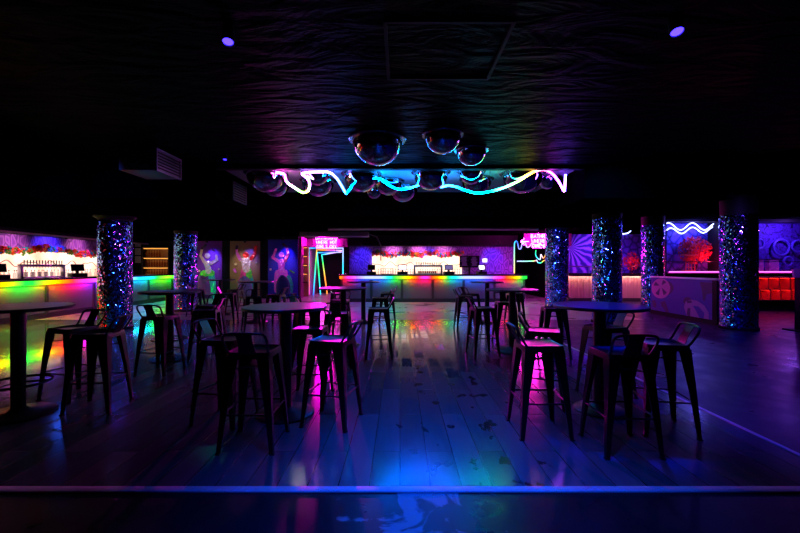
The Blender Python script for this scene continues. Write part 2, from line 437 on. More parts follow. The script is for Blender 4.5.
def palm_mural():
    m, nt, out = newmat('palm leaf mural'); b = pbsdf(nt, out, (.1, .1, .5), .6, 0, .3)
    tc = nt.nodes.new('ShaderNodeTexCoord'); sp = nt.nodes.new('ShaderNodeSeparateXYZ'); nt.links.new(tc.outputs['Object'], sp.inputs[0])
    ang = math_node(nt, 'ARCTAN2', math_node(nt, 'SUBTRACT', sp.outputs['Z'], 2.25), math_node(nt, 'SUBTRACT', sp.outputs['X'], 7.55))
    n = nt.nodes.new('ShaderNodeTexNoise'); n.inputs['Scale'].default_value = 3; nt.links.new(tc.outputs['Object'], n.inputs['Vector'])
    w_ = math_node(nt, 'SINE', math_node(nt, 'ADD', math_node(nt, 'MULTIPLY', ang, 19.), math_node(nt, 'MULTIPLY', n.outputs['Fac'], 5.)))
    r = ramp(nt, [(.1, (.04, .02, .30)), (.45, (.10, .05, .6)), (.8, (.5, .22, .95))])
    nt.links.new(math_node(nt, 'ADD', math_node(nt, 'MULTIPLY', w_, .5), .5), r.inputs[0]); nt.links.new(r.outputs[0], b.inputs['Base Color'])
    return m
struct('wall_back.002', MB().box((7.75, 17.4, 1.4), (2.3, .2, 2.9)), palm_mural())
struct('wall_back.004', MB().box((10.35, 17.4, 1.4), (2.9, .2, 2.9)), M['mural blue'])
struct('wall_back.003', MB().box((1, 21.05, 1.4), (26, .1, 2.9)), W)
struct('wall_corridor', MB().box((-4.46, 19.25, 1.4), (.08, 3.5, 2.9)), M['maglit'])
struct('wall_corridor.001', MB().box((-2.29, 19.25, 1.4), (.08, 3.5, 2.9)), W)
struct('wall_corridor.002', MB().box((5.09, 19.25, 1.4), (.08, 3.5, 2.9)), W)
struct('wall_corridor.003', MB().box((6.64, 19.25, 1.4), (.08, 3.5, 2.9)), W)
# bulkheads over the bars
struct('ceiling.005', MB().box((1.4, 17.0, 2.54), (7.3, .6, .46)), M['black'])
struct('ceiling.006', MB().box((-11.6, 12, 2.5), (.8, 12, .16)), M['black'])

struct('trim_5', MB().box((-11.17, 12, 2.415), (.03, 11.8, .05)), M['pipe'])
# hatch outline in the ceiling, cast as a raised frame
hf = MB()
for c, s_ in (((.4, 4.09, 3.39), (1.06, .03, .02)), ((.4, 3.14, 3.39), (1.06, .03, .02)), ((-.12, 3.61, 3.39), (.03, .95, .02)), ((.92, 3.61, 3.39), (.03, .95, .02))): hf.box(c, s_)
struct('trim_4', hf, M['black'])

# ------------------------------------------------------------------ sequinned columns
def column(x, y, r, ztop, zceil, label, flare=False):
    t = thing('sequin_column', label, 'column', (x, y, 0), 0, 'sequinned columns')
    MB().lathe([(r, .06), (r * 1.0, .5), (r, 1.2), (r, 2.0), (r, ztop)], seg=48).build('sequin_wrap', M['sequin'], t)
    MB().lathe([(0, 0), (r * 1.05, 0), (r * 1.05, .06), (r * .9, .07), (0, .07)], seg=40).build('base', M['black'], t)
    q = r * (1.22 if flare else 1.0)
    MB().lathe([(0, ztop - .01), (r * .97, ztop - .01), (r * .97, ztop + .03), (q, zceil - .02), (q, zceil), (0, zceil)], seg=40).build('capital', M['black'], t)
    return t
column(-6.46, 8.85, .335, 2.44, 2.55, 'thick multicoloured sequin column with a flared black top beside the long side bar', True)
column(-6.86, 12.5, .345, 2.45, 2.55, 'sequin column beside the purple panel with the dancing figure')
column(5.47, 13.6, .385, 2.70, 2.75, 'blue glittering sequin column past the far rainbow bar, beside the pink arrow sign')
column(5.25, 9.9, .345, 2.62, 2.75, 'tall dark sequin column behind the blue lit table, with cyan streaks')
column(8.05, 12.42, .33, 2.72, 3.0, 'sequin column standing behind the end of the painted ball partition')
column(7.68, 8.85, .345, 2.58, 3.0, 'bright violet sequin column between the ball partition and the red cubby shelf')

# ------------------------------------------------------------------ bars
RB = {'r': (1, .03, .01), 'o': (1, .18, .0), 'y': (.8, .5, .0), 'l': (.3, .9, .01), 'g': (.01, .9, .04), 'c': (.01, .5, .8), 'w': (.28, .32, 1), 'v': (.25, .08, 1), 'm': (1, .02, .5)}
SB = {'r': (1, .0, .0), 'o': (1, .05, .0), 'y': (.7, .25, .0), 'l': (.12, .6, .0), 'g': (.0, .8, .02), 'c': (.0, .3, .6), 'w': (.0, .10, .9), 'v': (.04, .01, 1), 'm': (1, .0, .25)}
def led_box(mb, x0, x1, y0, y1, z0, z1, stops, axis, n=60):
    # one long diffuser sliced along its length, colour running along it
    prev = None; bm, cl = mb.bm, mb.cl
    for i in range(n + 1):
        t = i / n; c = grad(stops, t)
        if axis == 'x':
            x = x0 + (x1 - x0) * t; ring = [(x, y0, z0), (x, y1, z0), (x, y1, z1), (x, y0, z1)]
        else:
            y = y0 + (y1 - y0) * t; ring = [(x0, y, z0), (x1, y, z0), (x1, y, z1), (x0, y, z1)]
        ring = [bm.verts.new(p) for p in ring]
        for v in ring: v[cl] = (*c, 1)
        if prev:
            for k in range(4): bm.faces.new((prev[k], ring[k], ring[(k + 1) % 4], prev[(k + 1) % 4]))
        else: bm.faces.new(ring)
        prev = ring
    bm.faces.new(list(reversed(prev)))
    return mb

# far bar: x -2.37..5.0, front face y 15.4
fx0, fx1, fy = -2.37, 4.98, 15.42
bar = thing('bar_counter', 'long rainbow lit bar counter across the far end of the room', 'bar counter', ((fx0 + fx1) / 2, fy, 0), 0, 'rainbow lit bar counters')
L = fx1 - fx0; h = L / 2
MB().box((0, .36, .5), (L - .06, .5, .98)).build('body', M['barframe'], bar)
MB().box((0, .25, 1.08), (L + .12, .88, .07)).build('countertop', M['bartop'], bar, bevel=.008)
MB().box((0, .12, .07), (L - .1, .04, .14)).build('kick_board', M['kick'], bar)
def fs(px): return ((px - 400) * fy / F - fx0) / L
st = [(340, 'o'), (344, 'r'), (350, 'm'), (357, 'v'), (366, 'w'), (380, 'w'), (388, 'c'), (394, 'g'), (403, 'l'), (408, 'y'), (413, 'o'), (418, 'r'), (425, 'm'), (431, 'r'), (437, 'o'), (442, 'y'), (447, 'g'), (456, 'c'), (464, 'w'), (480, 'w'), (492, 'v'), (498, 'm'), (505, 'r'), (511, 'o'), (516, 'y'), (521, 'g'), (527, 'g')]
cst = [(fs(p), RB[c]) for p, c in st]
led_box(MB(), -h, h, -.13, -.10, .935, 1.045, cst, 'x', 90).build('led_fascia', M['led'], bar, smooth=False)
led_box(MB(), -h, h, .015, .055, .955, .975, [(p, SB[c]) for (p, _), (_, c) in zip(cst, st)], 'x', 90).build('led_strip', M['ledstrong'], bar, smooth=False)
MB().box((0, .02, 1.02), (L, .24, .075)).build('soffit', M['barframe'], bar)
npan = 6; pw = L / npan
for i in range(npan):
    x = -h + pw * (i + .5)
    MB().box((x, .095, .51), (pw - .1, .02, .72)).build('front_panel', M['barpanel'], bar, bevel=.004)
for i in range(npan + 1):
    x = min(max(-h + pw * i, -h + .05), h - .05)
    MB().box((x, .085, .52), (.08, .05, .8)).build('stile', M['barframe'], bar)
MB().box((0, .095, .895), (L - .02, .02, .045)).build('rail', M['barframe'], bar)

# side bar along the left wall: front face x -9.65 facing +x
lx, ly0, ly1 = -9.65, 5.2, 16.7
L2 = ly1 - ly0; h2 = L2 / 2
bar2 = thing('bar_counter', 'rainbow lit bar counter running along the side wall behind the thick sequin column', 'bar counter', (lx, (ly0 + ly1) / 2, 0), 0, 'rainbow lit bar counters')
MB().box((-.36, 0, .5), (.5, L2 - .06, .98)).build('body', M['barframe'], bar2)
MB().box((-.25, 0, 1.08), (.88, L2 + .1, .07)).build('countertop', M['bartop'], bar2, bevel=.008)
MB().box((-.12, 0, .07), (.04, L2 - .1, .14)).build('kick_board', M['kick'], bar2)
def ls(px): return (-lx * F / (400 - px) - ly0) / L2
st2 = [(-60, 'r'), (-25, 'o'), (0, 'y'), (10, 'l'), (18, 'g'), (28, 'g'), (38, 'l'), (48, 'y'), (58, 'o'), (68, 'r'), (82, 'm'), (97, 'v'), (110, 'm'), (124, 'w'), (135, 'c'), (146, 'c'), (154, 'g'), (165, 'l'), (172, 'g'), (176, 'g')]
cst = [(max(0, min(1, ls(p))), RB[c]) for p, c in st2]
led_box(MB(), .10, .13, -h2, h2, .935, 1.045, cst, 'y', 110).build('led_fascia', M['led'], bar2, smooth=False)
led_box(MB(), -.055, -.015, -h2, h2, .955, .975, [(p, SB[c]) for (p, _), (_, c) in zip(cst, st2)], 'y', 110).build('led_strip', M['ledstronger'], bar2, smooth=False)
MB().box((-.02, 0, 1.02), (.24, L2, .075)).build('soffit', M['barframe'], bar2)
edges = [5.25, 6.6, 7.97, 9.35, 10.74, 12.4, 13.5, 15.1, 16.65]
for a, b in zip(edges, edges[1:]):
    MB().box((-.095, (a + b) / 2 - (ly0 + ly1) / 2, .51), (.02, b - a - .1, .72)).build('front_panel', M['barpanel'], bar2, bevel=.004)
for a in edges:
    MB().box((-.085, a - (ly0 + ly1) / 2, .52), (.05, .08, .8)).build('stile', M['barframe'], bar2)
MB().box((-.095, 0, .895), (.02, L2 - .02, .045)).build('rail', M['barframe'], bar2)

# glowing back-bar walls with a wavy trim, a bottle ledge and a garland of silk flowers
def wavy(n, amp, k, seed):
    rnd = random.Random(seed); ph = [rnd.random() * 6 for _ in range(3)]
    return [amp * (math.sin(k * i / n * 2 * PI + ph[0]) + .6 * math.sin(1.7 * k * i / n * 2 * PI + ph[1])) for i in range(n + 1)]
g1 = thing('backlit_panel', 'glowing cream backlit wall panel behind the far bar, with wavy line', 'light panel', (0.75, 17.28, 0), 0, 'backlit panels behind the bars')
gl = 3.95
MB().box((0, -.03, 1.455), (gl, .06, .91)).build('diffuser', M['lightbox'], g1)
yy = wavy(80, .07, 5, 3)
MB().tube([(-gl / 2 + gl * i / 80, -.075, 1.52 + yy[i]) for i in range(81)], .012, 6).build('wavy_trim', simple('dusty pink trim', (.4, .12, .14), .5), g1)
g2 = thing('backlit_panel', 'glowing cream backlit wall panel behind the side bar, with wavy line', 'light panel', (-11.98, 11.2, 0), 0, 'backlit panels behind the bars')
gl2 = 9.6
MB().box((.03, 0, 1.455), (.06, gl2, .91)).build('diffuser', M['lightbox'], g2)
yy = wavy(160, .07, 12, 5)
MB().tube([(.075, -gl2 / 2 + gl2 * i / 160, 1.52 + yy[i]) for i in range(161)], .012, 6).build('wavy_trim', MATS['dusty pink trim'], g2)
def garland(label, pts, seed):
    rnd = random.Random(seed); mb = MB()
    cs = [(.9, .02, .01), (.9, .02, .01), (.95, .12, .0), (.95, .3, .0), (.1, .7, .05), (.05, .2, .9), (.9, .05, .5), (.0, .6, .6)]
    for i, p in enumerate(pts):
        for k in range(3):
            c = Vector(p) + Vector((rnd.uniform(-.06, .06), rnd.uniform(-.05, .05), rnd.uniform(-.08, .09)))
            col = rnd.choice(cs); a0 = rnd.random() * 6
            tilt = Matrix.Rotation(rnd.uniform(-.6, .6), 3, 'X') @ Matrix.Rotation(rnd.uniform(-.6, .6), 3, 'Y') @ Matrix.Rotation(rnd.random() * 6, 3, 'Z')
            rr = rnd.uniform(.045, .07)
            mb.ball(c, rr * .4, (.9, .6, .1))
            for q in range(5):
                a = a0 + q * 2 * PI / 5
                mb.ball(c + tilt @ Vector((math.cos(a) * rr * .8, rnd.uniform(-.01, .01), math.sin(a) * rr * .8)), rr * .55, col)
    o = mb.build('flower_garland', M['flowers'])
    return tag(o, label, 'garland', 'flower garlands over the glowing panels', 'stuff')
rr_ = random.Random(2)
garland('garland of red, orange and green silk flowers along the far bar wall', [(-1.18 + 3.9 * i / 62, 17.11, 1.95 + .05 * math.sin(i * .35) + rr_.uniform(-.02, .02)) for i in range(63)], 1)
garland('garland of multicoloured silk flowers along the side bar wall', [(-11.80, 7.0 + 8.8 * i / 100, 1.96 + .07 * math.sin(i * .2) + rr_.uniform(-.02, .02)) for i in range(101)], 4)
# patterned upper wall beside the side bar
struct('wall_left.001', MB().box((-11.97, 11.2, 2.2), (.05, 11.0, .5)), M['wallpaper'])

# shelf counter behind each bar, with bottles
o = MB().box((1.2, 17.05, .5), (6.4, .36, 1.0)).build('back_counter', M['barframe'], bevel=.006); tag(o, 'dark back counter under the glowing panel behind the far bar', 'counter')
o = MB().box((-11.72, 11.2, .5), (.38, 9.6, 1.0)).build('back_counter', M['barframe'], bevel=.006); tag(o, 'dark back counter along the side wall behind the bar', 'counter')
def bottle_proto(mat):
    t = thing('bottle', 'x', 'bottle')
    MB().lathe([(0, 0), (.038, 0), (.04, .01), (.04, .17), (.03, .21), (.014, .235), (.013, .29), (0, .29)], seg=12).build('glass_body', mat, t)
    MB().lathe([(0, .285), (.016, .285), (.016, .315), (0, .315)], seg=10).build('cap', M['black'], t)
    return t
bp = None
LB1 = 'pale glass bottle standing on the back counter under the far glowing panel'
LB2 = 'pale glass bottle standing on the back counter along the side wall'
for i in range(34):
    x = -.95 + i * .108 + rr_.uniform(-.012, .012); loc = (x, 17.05 + rr_.uniform(-.05, .05), 1.0)
    if bp is None:
        bp = bottle_proto(M['glass']); bp.location = loc; bp['label'] = LB1; bp['group'] = 'bottles behind the far bar'
    else: dup(bp, loc, 0, LB1, 'bottles behind the far bar')
for i in range(40):
    dup(bp, (-11.7 + rr_.uniform(-.06, .06), 10.5 + i * .13, 1.0), 0, LB2, 'bottles behind the side bar')

# beer tap gantry
def gantry(label, loc, rz, n=14, w=1.15):
    t = thing('beer_tap_gantry', label, 'beer taps', loc, rz, 'beer tap gantries')
    h_ = .36
    for s_ in (-1, 1): MB().box((s_ * (w / 2 - .03), 0, h_ / 2), (.07, .1, h_)).build('post', M['steel'], t, bevel=.006)
    MB().box((0, 0, h_ - .03), (w, .11, .07)).build('crossbar', M['steel'], t, bevel=.008)
    MB().box((0, 0, .015), (w - .14, .16, .03)).build('drip_tray', M['steel'], t)
    for i in range(n):
        x = -w / 2 + .1 + (w - .2) * i / (n - 1)
        tp = MB().tube([(x, -.05, h_ - .03), (x, -.1, h_ - .03), (x, -.115, h_ - .1)], .009, 6).build('tap', M['steel'], t)
        MB().lathe([(0, 0), (.008, 0), (.014, .06), (.012, .11), (0, .12)], (x, -.03, h_ + .005), 8).build('tap_handle', M['bartop'], tp)
    return t
gantry('wide steel beer tap gantry on the far rainbow bar', (1.13, 15.72, 1.115), 0)
gantry('wide steel beer tap gantry on the side bar', (-9.98, 10.9, 1.115), PI / 2, 14, 1.35)
# red cups around the far taps
cp = None
for i in range(9):
    loc = (.78 + i * .085, 15.98 + (i % 2) * .05, 1.115)
    if cp is None:
        cp = MB().lathe([(0, 0), (.028, 0), (.038, .11), (.04, .115), (.035, .11), (.026, .005)], seg=14).build('cup', M['redplastic'])
        cp.location = loc; tag(cp, 'red cup in the row behind the far beer taps', 'cup', 'red cups behind the far beer taps')
    else:
        c = cp.copy(); COL.objects.link(c); c.location = loc
gp = None
for i in range(10):
    loc = (-10.2 + (i % 2) * .06, 10.45 + i * .1, 1.115)
    if gp is None:
        gp = MB().lathe([(0, 0), (.03, 0), (.04, .16), (.038, .16), (.029, .012), (0, .012)], seg=14).build('glass_tumbler', M['glass'])
        gp.location = loc; tag(gp, 'clear glass in the row behind the side bar taps', 'glass', 'glasses behind the side bar taps')
    else:
        c = gp.copy(); COL.objects.link(c); c.location = loc

# tills
def till(label, loc, rz, smat, w=.34):
    t = thing('till', label, 'till', loc, rz, 'tills on the bars')
    MB().box((0, .05, .05), (w + .06, .34, .1)).build('cash_drawer', M['black'], t, bevel=.006)
    MB().box((0, .08, .13), (.07, .07, .1)).build('stand', M['black'], t)
    hd = MB().box((0, .05, .27), (w, .035, .22), (R(-18), 0, 0)).build('monitor', M['black'], t, bevel=.006)
    MB().box((0, .026, .268), (w - .05, .004, .17), (R(-18), 0, 0)).build('screen', smat, hd)
    return t
till('dark blank till at the end of the far bar near the patterned wall', (-1.15, 15.7, 1.115), 0, M['menuscreen'], .3)
till('till with a bright white screen on the far bar', (.1, 15.7, 1.115), 0, M['screen'], .36)
till('till with a dim screen between the beer taps and the menu screen', (1.98, 15.7, 1.115), R(8), M['screen dim'], .34)
till('till with a lit screen just past the menu screen on the far bar', (3.3, 15.7, 1.115), R(8), M['screen'], .28)
till('black till on the side bar nearest the room corner, seen edge on', (-9.98, 9.65, 1.115), R(60), M['menuscreen'], .38)
till('black till on the side bar between the beer taps and the thick column', (-9.98, 12.1, 1.115), R(60), M['menuscreen'], .34)
# open shelf caddy and small parts on the counter
t = thing('drinks_caddy', 'open steel caddy on the far bar beside the white till screen', 'caddy', (-.52, 15.72, 1.116))
for s_ in (-1, 1): MB().box((s_ * .24, 0, .12), (.02, .2, .24)).build('side_panel', M['steel'], t)
for z in (.01, .12, .23): MB().box((0, 0, z), (.46, .2, .015)).build('shelf', M['steel'], t)
o = MB().box((3.76, 17.286, 1.69), (.2, .03, .16)).build('tablet', M['screen'], bevel=.004); tag(o, 'small bright white screen glowing on the purple wall', 'tablet screen')
# menu screen
t = thing('menu_screen', 'large dark menu screen with faint purple writing behind the far bar', 'screen', P(469.5, 261, 16.95), 0)
MB().box((0, .02, 0), (.86, .05, .52)).build('casing', M['black'], t, bevel=.006)
MB().box((0, -.008, 0), (.82, .006, .48)).build('display', M['menuscreen'], t)
tx = MB()
for cx in (-.24, .2):
    for k in range(9): tx.box((cx + rr_.uniform(-.02, .02), -.012, .19 - k * .045), (rr_.uniform(.14, .3), .002, .012))
tx.build('writing', M['menutext'], t)
MB().box((0, .06, -.42), (.06, .05, .41)).build('bracket', M['black'], t)

# ------------------------------------------------------------------ dancers in mosaic on painted panels
D0 = 17.27
def pz(px, py): q = P(px, py, D0); return (q.x, q.z)
def hull2(a, ra, b, rb, n=10):
    pts = [(a[0] + ra * math.cos(2 * PI * k / n), a[1] + ra * math.sin(2 * PI * k / n)) for k in range(n)] + [(b[0] + rb * math.cos(2 * PI * k / n), b[1] + rb * math.sin(2 * PI * k / n)) for k in range(n)]
    pts = sorted(set(pts))
    def half(ps):
        o_ = []
        for p in ps:
            while len(o_) > 1 and (o_[-1][0] - o_[-2][0]) * (p[1] - o_[-2][1]) - (o_[-1][1] - o_[-2][1]) * (p[0] - o_[-2][0]) <= 0: o_.pop()
            o_.append(p)
        return o_
    return half(pts)[:-1] + half(pts[::-1])[:-1]
def dancer(label, box, pm, origin, limbs):
    x0, z1 = pz(box[0], box[1]); x1, z0 = pz(box[2], box[3])
    z0 = .0; cx = (x0 + x1) / 2
    t = thing('dancer_panel', label, 'artwork', (cx, D0, z0), 0, 'mosaic dancer panels')
    MB().box((0, .01, (z1 - z0) / 2), (x1 - x0, .03, z1 - z0)).build('backing_panel', pm, t, bevel=.003)
    for k, (nm, mat, pts) in enumerate(limbs):
        mb = MB()
        q = [(*pz(a / 8.2 + origin[0], b / 8.2 + origin[1]), r / 8.2 * D0 / F) for a, b, r in pts]
        q = [(a - cx, b - z0, r) for a, b, r in q]
        if len(q) == 1: q = q * 2
        off = -.006 - .002 * k
        for (a, b, r), (a2, b2, r2) in zip(q, q[1:]):
            off -= .0007
            mb.prism(hull2((a, b), r, (a2, b2), r2), (0, off, 0), (1, 0, 0), (0, 0, 1), .022)
        mb.build(nm, M[mat], t, smooth=False)
    return t
dancer('purple panel with a silver and green mosaic dancer, arms raised', (198, 239, 222, 299), M['panel purple'], (195, 235), [
    ('mosaic_leg', 'green mosaic', [(75, 310, 26), (50, 350, 22), (45, 440, 18)]), ('mosaic_leg', 'teal mosaic', [(130, 310, 30), (150, 400, 24), (155, 500, 16)]),
    ('mosaic_hips', 'green mosaic', [(85, 312, 24), (140, 308, 24)]), ('mosaic_torso', 'silver gold mosaic', [(90, 228, 16), (112, 270, 22), (112, 290, 26)]), ('mosaic_chest', 'silver gold mosaic', [(85, 222, 14), (135, 225, 16)]),
    ('mosaic_arm', 'silver gold mosaic', [(80, 218, 13), (48, 165, 10), (62, 105, 9)]), ('mosaic_hand', 'dark mosaic', [(62, 105, 11), (88, 78, 11)]), ('mosaic_arm', 'silver gold mosaic', [(138, 226, 13), (182, 200, 11), (178, 165, 9)]),
    ('mosaic_head', 'silver gold mosaic', [(105, 166, 23)]), ('mosaic_star', 'silver gold mosaic', [(200, 275, 8)]), ('mosaic_star', 'silver gold mosaic', [(38, 290, 8)]), ('mosaic_ornament', 'dark mosaic', [(150, 115, 8), (160, 125, 6)])])
dancer('ochre panel with a mosaic dancer that has a red head and red arm', (230, 240, 260, 299), M['panel brown'], (228, 235), [
    ('mosaic_leg', 'pink mosaic', [(130, 330, 26), (105, 380, 22), (95, 440, 16)]), ('mosaic_leg', 'teal mosaic', [(175, 330, 26), (200, 400, 18), (205, 450, 12)]),
    ('mosaic_hips', 'pink mosaic', [(130, 290, 22), (128, 330, 26)]), ('mosaic_hips', 'green mosaic', [(172, 285, 20), (176, 330, 26)]), ('mosaic_torso', 'silver gold mosaic', [(148, 210, 36), (150, 250, 34), (152, 275, 30)]),
    ('mosaic_shoulder', 'silver gold mosaic', [(105, 200, 15), (190, 197, 15)]), ('mosaic_arm', 'magenta mosaic', [(100, 195, 13), (76, 145, 11), (72, 110, 9)]), ('mosaic_hand', 'dark mosaic', [(72, 105, 11), (76, 90, 10)]),
    ('mosaic_arm', 'red mosaic', [(192, 192, 14), (222, 150, 12), (230, 95, 13)]), ('mosaic_head', 'red mosaic', [(148, 160, 25)]), ('mosaic_star', 'silver gold mosaic', [(66, 235, 12)]), ('mosaic_ornament', 'magenta mosaic', [(55, 280, 11), (66, 300, 9)]), ('mosaic_star', 'silver gold mosaic', [(235, 222, 8)])])
dancer('blue panel with a magenta mosaic dancer that has one teal leg', (268, 239, 298, 299), M['panel blue'], (265, 235), [
    ('mosaic_leg', 'magenta mosaic', [(105, 310, 24), (92, 370, 18), (92, 455, 15)]), ('mosaic_leg', 'magenta mosaic', [(160, 305, 20), (182, 345, 18)]), ('mosaic_shin', 'teal mosaic', [(195, 345, 20), (215, 400, 18), (215, 460, 15)]),
    ('mosaic_hips', 'magenta mosaic', [(108, 305, 24), (165, 300, 22)]), ('mosaic_torso', 'magenta mosaic', [(137, 220, 30), (135, 265, 24), (138, 290, 28)]),
    ('mosaic_arm', 'magenta mosaic', [(112, 212, 13), (66, 180, 12), (92, 115, 9)]), ('mosaic_arm', 'pink mosaic', [(164, 208, 13), (192, 150, 12), (178, 95, 10)]), ('mosaic_hand', 'dark mosaic', [(180, 95, 10), (152, 72, 12)]),
    ('mosaic_head', 'magenta mosaic', [(137, 158, 22)]), ('mosaic_star', 'silver gold mosaic', [(48, 278, 9)]), ('mosaic_ornament', 'green mosaic', [(205, 285, 5), (240, 305, 5)])])

# posters and the amber display cabinet on the back wall
for k, y in enumerate((243, 251, 259)):
    q = P(137.5, y, 17.27)
    o = MB().box((0, 0, 0), (.26, .012, .3)).build('poster', M['paper']); o.location = (q.x, 17.297, q.z)
    tag(o, ['topmost grey paper notice pinned on the dark wall beside the amber cabinet', 'middle grey paper notice pinned on the dark wall beside the amber cabinet', 'lowest grey paper notice pinned on the dark wall beside the amber cabinet'][k], 'poster', 'paper notices by the amber cabinet')
a0 = P(158.5, 276, 17.2)
t = thing('display_cabinet', 'amber lit display cabinet of bottles on the back wall past the side bar', 'cabinet', (a0.x, 17.12, .95))
cw, chh = 1.15, 1.3
for s_ in (-1, 1): MB().box((s_ * cw / 2, 0, chh / 2), (.05, .3, chh)).build('side_panel', M['black'], t)
MB().box((0, .13, chh / 2), (cw, .03, chh)).build('back_panel', simple('tan back board', (.5, .3, .12), .6), t)
for z in (.02, .43, .85, 1.28): MB().box((0, 0, z), (cw, .28, .035)).build('shelf', MATS['tan back board'], t)
for z in (.40, .82, 1.25): MB().box((0, -.1, z), (cw - .1, .02, .015)).build('led_strip', M['amberled'], t)
ab = None
for lv in range(3):
    for i in range(9):
        loc = (a0.x - .46 + i * .115, 17.1, .95 + (.02, .43, .85)[lv] + .018)
        if lv == 2 and i > 5: continue
        lab = 'amber bottle standing in the amber lit display cabinet'
        if ab is None:
            ab = bottle_proto(M['amberglass']); ab.location = loc; ab['label'] = lab; ab['group'] = 'bottles in the amber cabinet'
        else: dup(ab, loc, 0, lab, 'bottles in the amber cabinet')
# slim amber cabinet in the corridor mouth
t = thing('slim_shelf_unit', 'narrow amber lit shelf unit at the mouth of the neon corridor', 'shelf unit', (-4.3, 17.75, 0))
MB().box((0, .12, 1.2), (.2, .04, 2.3)).build('back_panel', MATS['tan back board'], t)
for z in (.7, 1.1, 1.5, 1.9, 2.3): MB().box((0, 0, z), (.2, .24, .03)).build('shelf', M['black'], t)
for z in (1.07, 1.47, 1.87, 2.27): MB().box((0, -.08, z), (.16, .02, .015)).build('led_strip', M['amberled'], t)

# ------------------------------------------------------------------ neon corridor and signs
def neon_frame(label, pts, d, cs, r=.028):
    q = smooth_pts = []
    P3 = [P(a, b, d) for a, b in pts]
    path = []
    for a, b in zip(P3, P3[1:]):
        for k in range(10): path.append(a.lerp(b, k / 10))
    path.append(P3[-1])
    n = len(path) - 1
    base = Vector((path[0].x, d, 0)); 
    mb = MB().tube([p - base for p in path], r, 8, False, [grad(cs, i / n) for i in range(n + 1)])
    o = mb.build('neon_outline', M['doorneon']); o.location = base
    return tag(o, label, 'neon light', 'nested neon door frames')
B_, C_, G_, O_, Mg, Wn = (.03, .12, 1), (.03, .5, .9), (.03, .8, .12), (1, .25, .04), (1, .05, .6), (.4, .4, 1)
neon_frame('upright outer neon door frame shading from blue to green', [(309, 294), (309, 247.6), (343, 247.6), (343, 290)], 19.0, [(0, Mg), (.1, O_), (.2, G_), (.35, C_), (.42, B_), (.55, Wn), (.68, Wn), (.8, C_), (1, G_)])
neon_frame('inward leaning neon door frame with a warm top, behind the upright one', [(313.4, 294.5), (316.8, 249.2), (342, 250)], 19.35, [(0, B_), (.15, C_), (.35, G_), (.55, O_), (.65, O_), (.8, Mg), (1, Wn)])
neon_frame('neon door frame leaning to a narrow foot, cyan to blue', [(320.5, 294), (317.2, 252.2), (341.5, 251.6)], 19.6, [(0, C_), (.3, G_), (.5, C_), (.65, B_), (1, Wn)])
neon_frame('innermost skewed neon door frame with orange foot', [(327.2, 293.5), (321.8, 254.2), (341.5, 251)], 20.0, [(0, O_), (.2, O_), (.4, G_), (.55, C_), (.7, Wn), (1, Mg)])

GLY = {'A': [[(0, 0), (.3, 1), (.6, 0)], [(.12, .4), (.48, .4)]], 'B': [[(0, 0), (0, 1), (.42, .95), (.5, .75), (.4, .53), (0, .52)], [(.4, .53), (.55, .3), (.45, .04), (0, 0)]],
 'C': [[(.55, .82), (.3, 1), (.06, .75), (.06, .25), (.3, 0), (.55, .18)]], 'E': [[(.5, 1), (0, 1), (0, 0), (.5, 0)], [(0, .5), (.4, .5)]],
 'G': [[(.55, .82), (.3, 1), (.05, .7), (.05, .3), (.3, 0), (.55, .2), (.55, .45), (.32, .45)]], 'H': [[(0, 0), (0, 1)], [(.55, 0), (.55, 1)], [(0, .5), (.55, .5)]],
 'I': [[(.15, 0), (.15, 1)]], 'L': [[(0, 1), (0, 0), (.48, 0)]], 'M': [[(0, 0), (0, 1), (.33, .4), (.66, 1), (.66, 0)]], 'O': [[(.3, 1), (.04, .7), (.04, .3), (.3, 0), (.56, .3), (.56, .7), (.3, 1)]],
 'R': [[(0, 0), (0, 1), (.42, .95), (.5, .75), (.4, .5), (0, .48)], [(.25, .48), (.55, 0)]], 'S': [[(.52, .85), (.28, 1), (.05, .78), (.5, .3), (.28, 0), (.03, .16)]],
 'T': [[(0, 1), (.6, 1)], [(.3, 1), (.3, 0)]], 'W': [[(0, 1), (.18, 0), (.37, .7), (.55, 0), (.74, 1)]], 'Y': [[(0, 1), (.3, .5), (.6, 1)], [(.3, .5), (.3, 0)]]}
GW = {'I': .3, 'M': .66, 'W': .74}
def neon_sign(label, loc, rz, lines, hgt, width, arrow=False):
    t = thing('neon_sign', label, 'neon sign', loc, rz, 'pink neon signs')
    for li, text in enumerate(lines):
        ws = [(GW.get(c, .57) if c != ' ' else .35) + .17 for c in text]; tot = sum(ws) - .17
        wd = width * (1 - .04 * li); sx = wd / tot; x = -wd / 2; z = -li * hgt * 1.36; mb = MB()
        for c, w_ in zip(text, ws):
            for st_ in GLY.get(c, []): mb.tube([(x + px_ * sx, 0, z + py_ * hgt) for px_, py_ in st_], .016, 6)
            x += w_ * sx
        mb.build('lettering', M['pinkneon'], t)
    hh = hgt * 1.36 * len(lines)
    mb = MB()
    for xx in (-width * .42, width * .42): mb.box((xx, .05, -hh / 2 + hgt), (.02, .02, hh + .25))
    for li in range(len(lines)): mb.box((0, .035, -li * hgt * 1.36 + hgt * .5), (width * .9, .015, .015))
    mb.build('mounting_rail', M['black'], t)
    if arrow:
        ax = -width / 2 - .08; az = -hgt * .95
        MB().tube([(ax, 0, az), (ax - .3, 0, az)], .018, 6).build('arrow_shaft', M['pinkneon'], t)
        MB().tube([(ax - .16, 0, az + .12), (ax - .3, 0, az), (ax - .16, 0, az - .12)], .016, 6).build('arrow_head', M['pinkneon'], t)
    return t
M['lintel'] = simple('dark plum lintel paint', (.13, .04, .12), .6)
struct('wall_lintel', MB().box((-3.38, 18.6, 2.6), (2.1, .2, .5)), M['lintel'])
struct('wall_lintel.001', MB().box((5.95, 15.75, 2.5), (1.9, .12, .5)), M['lintel'])
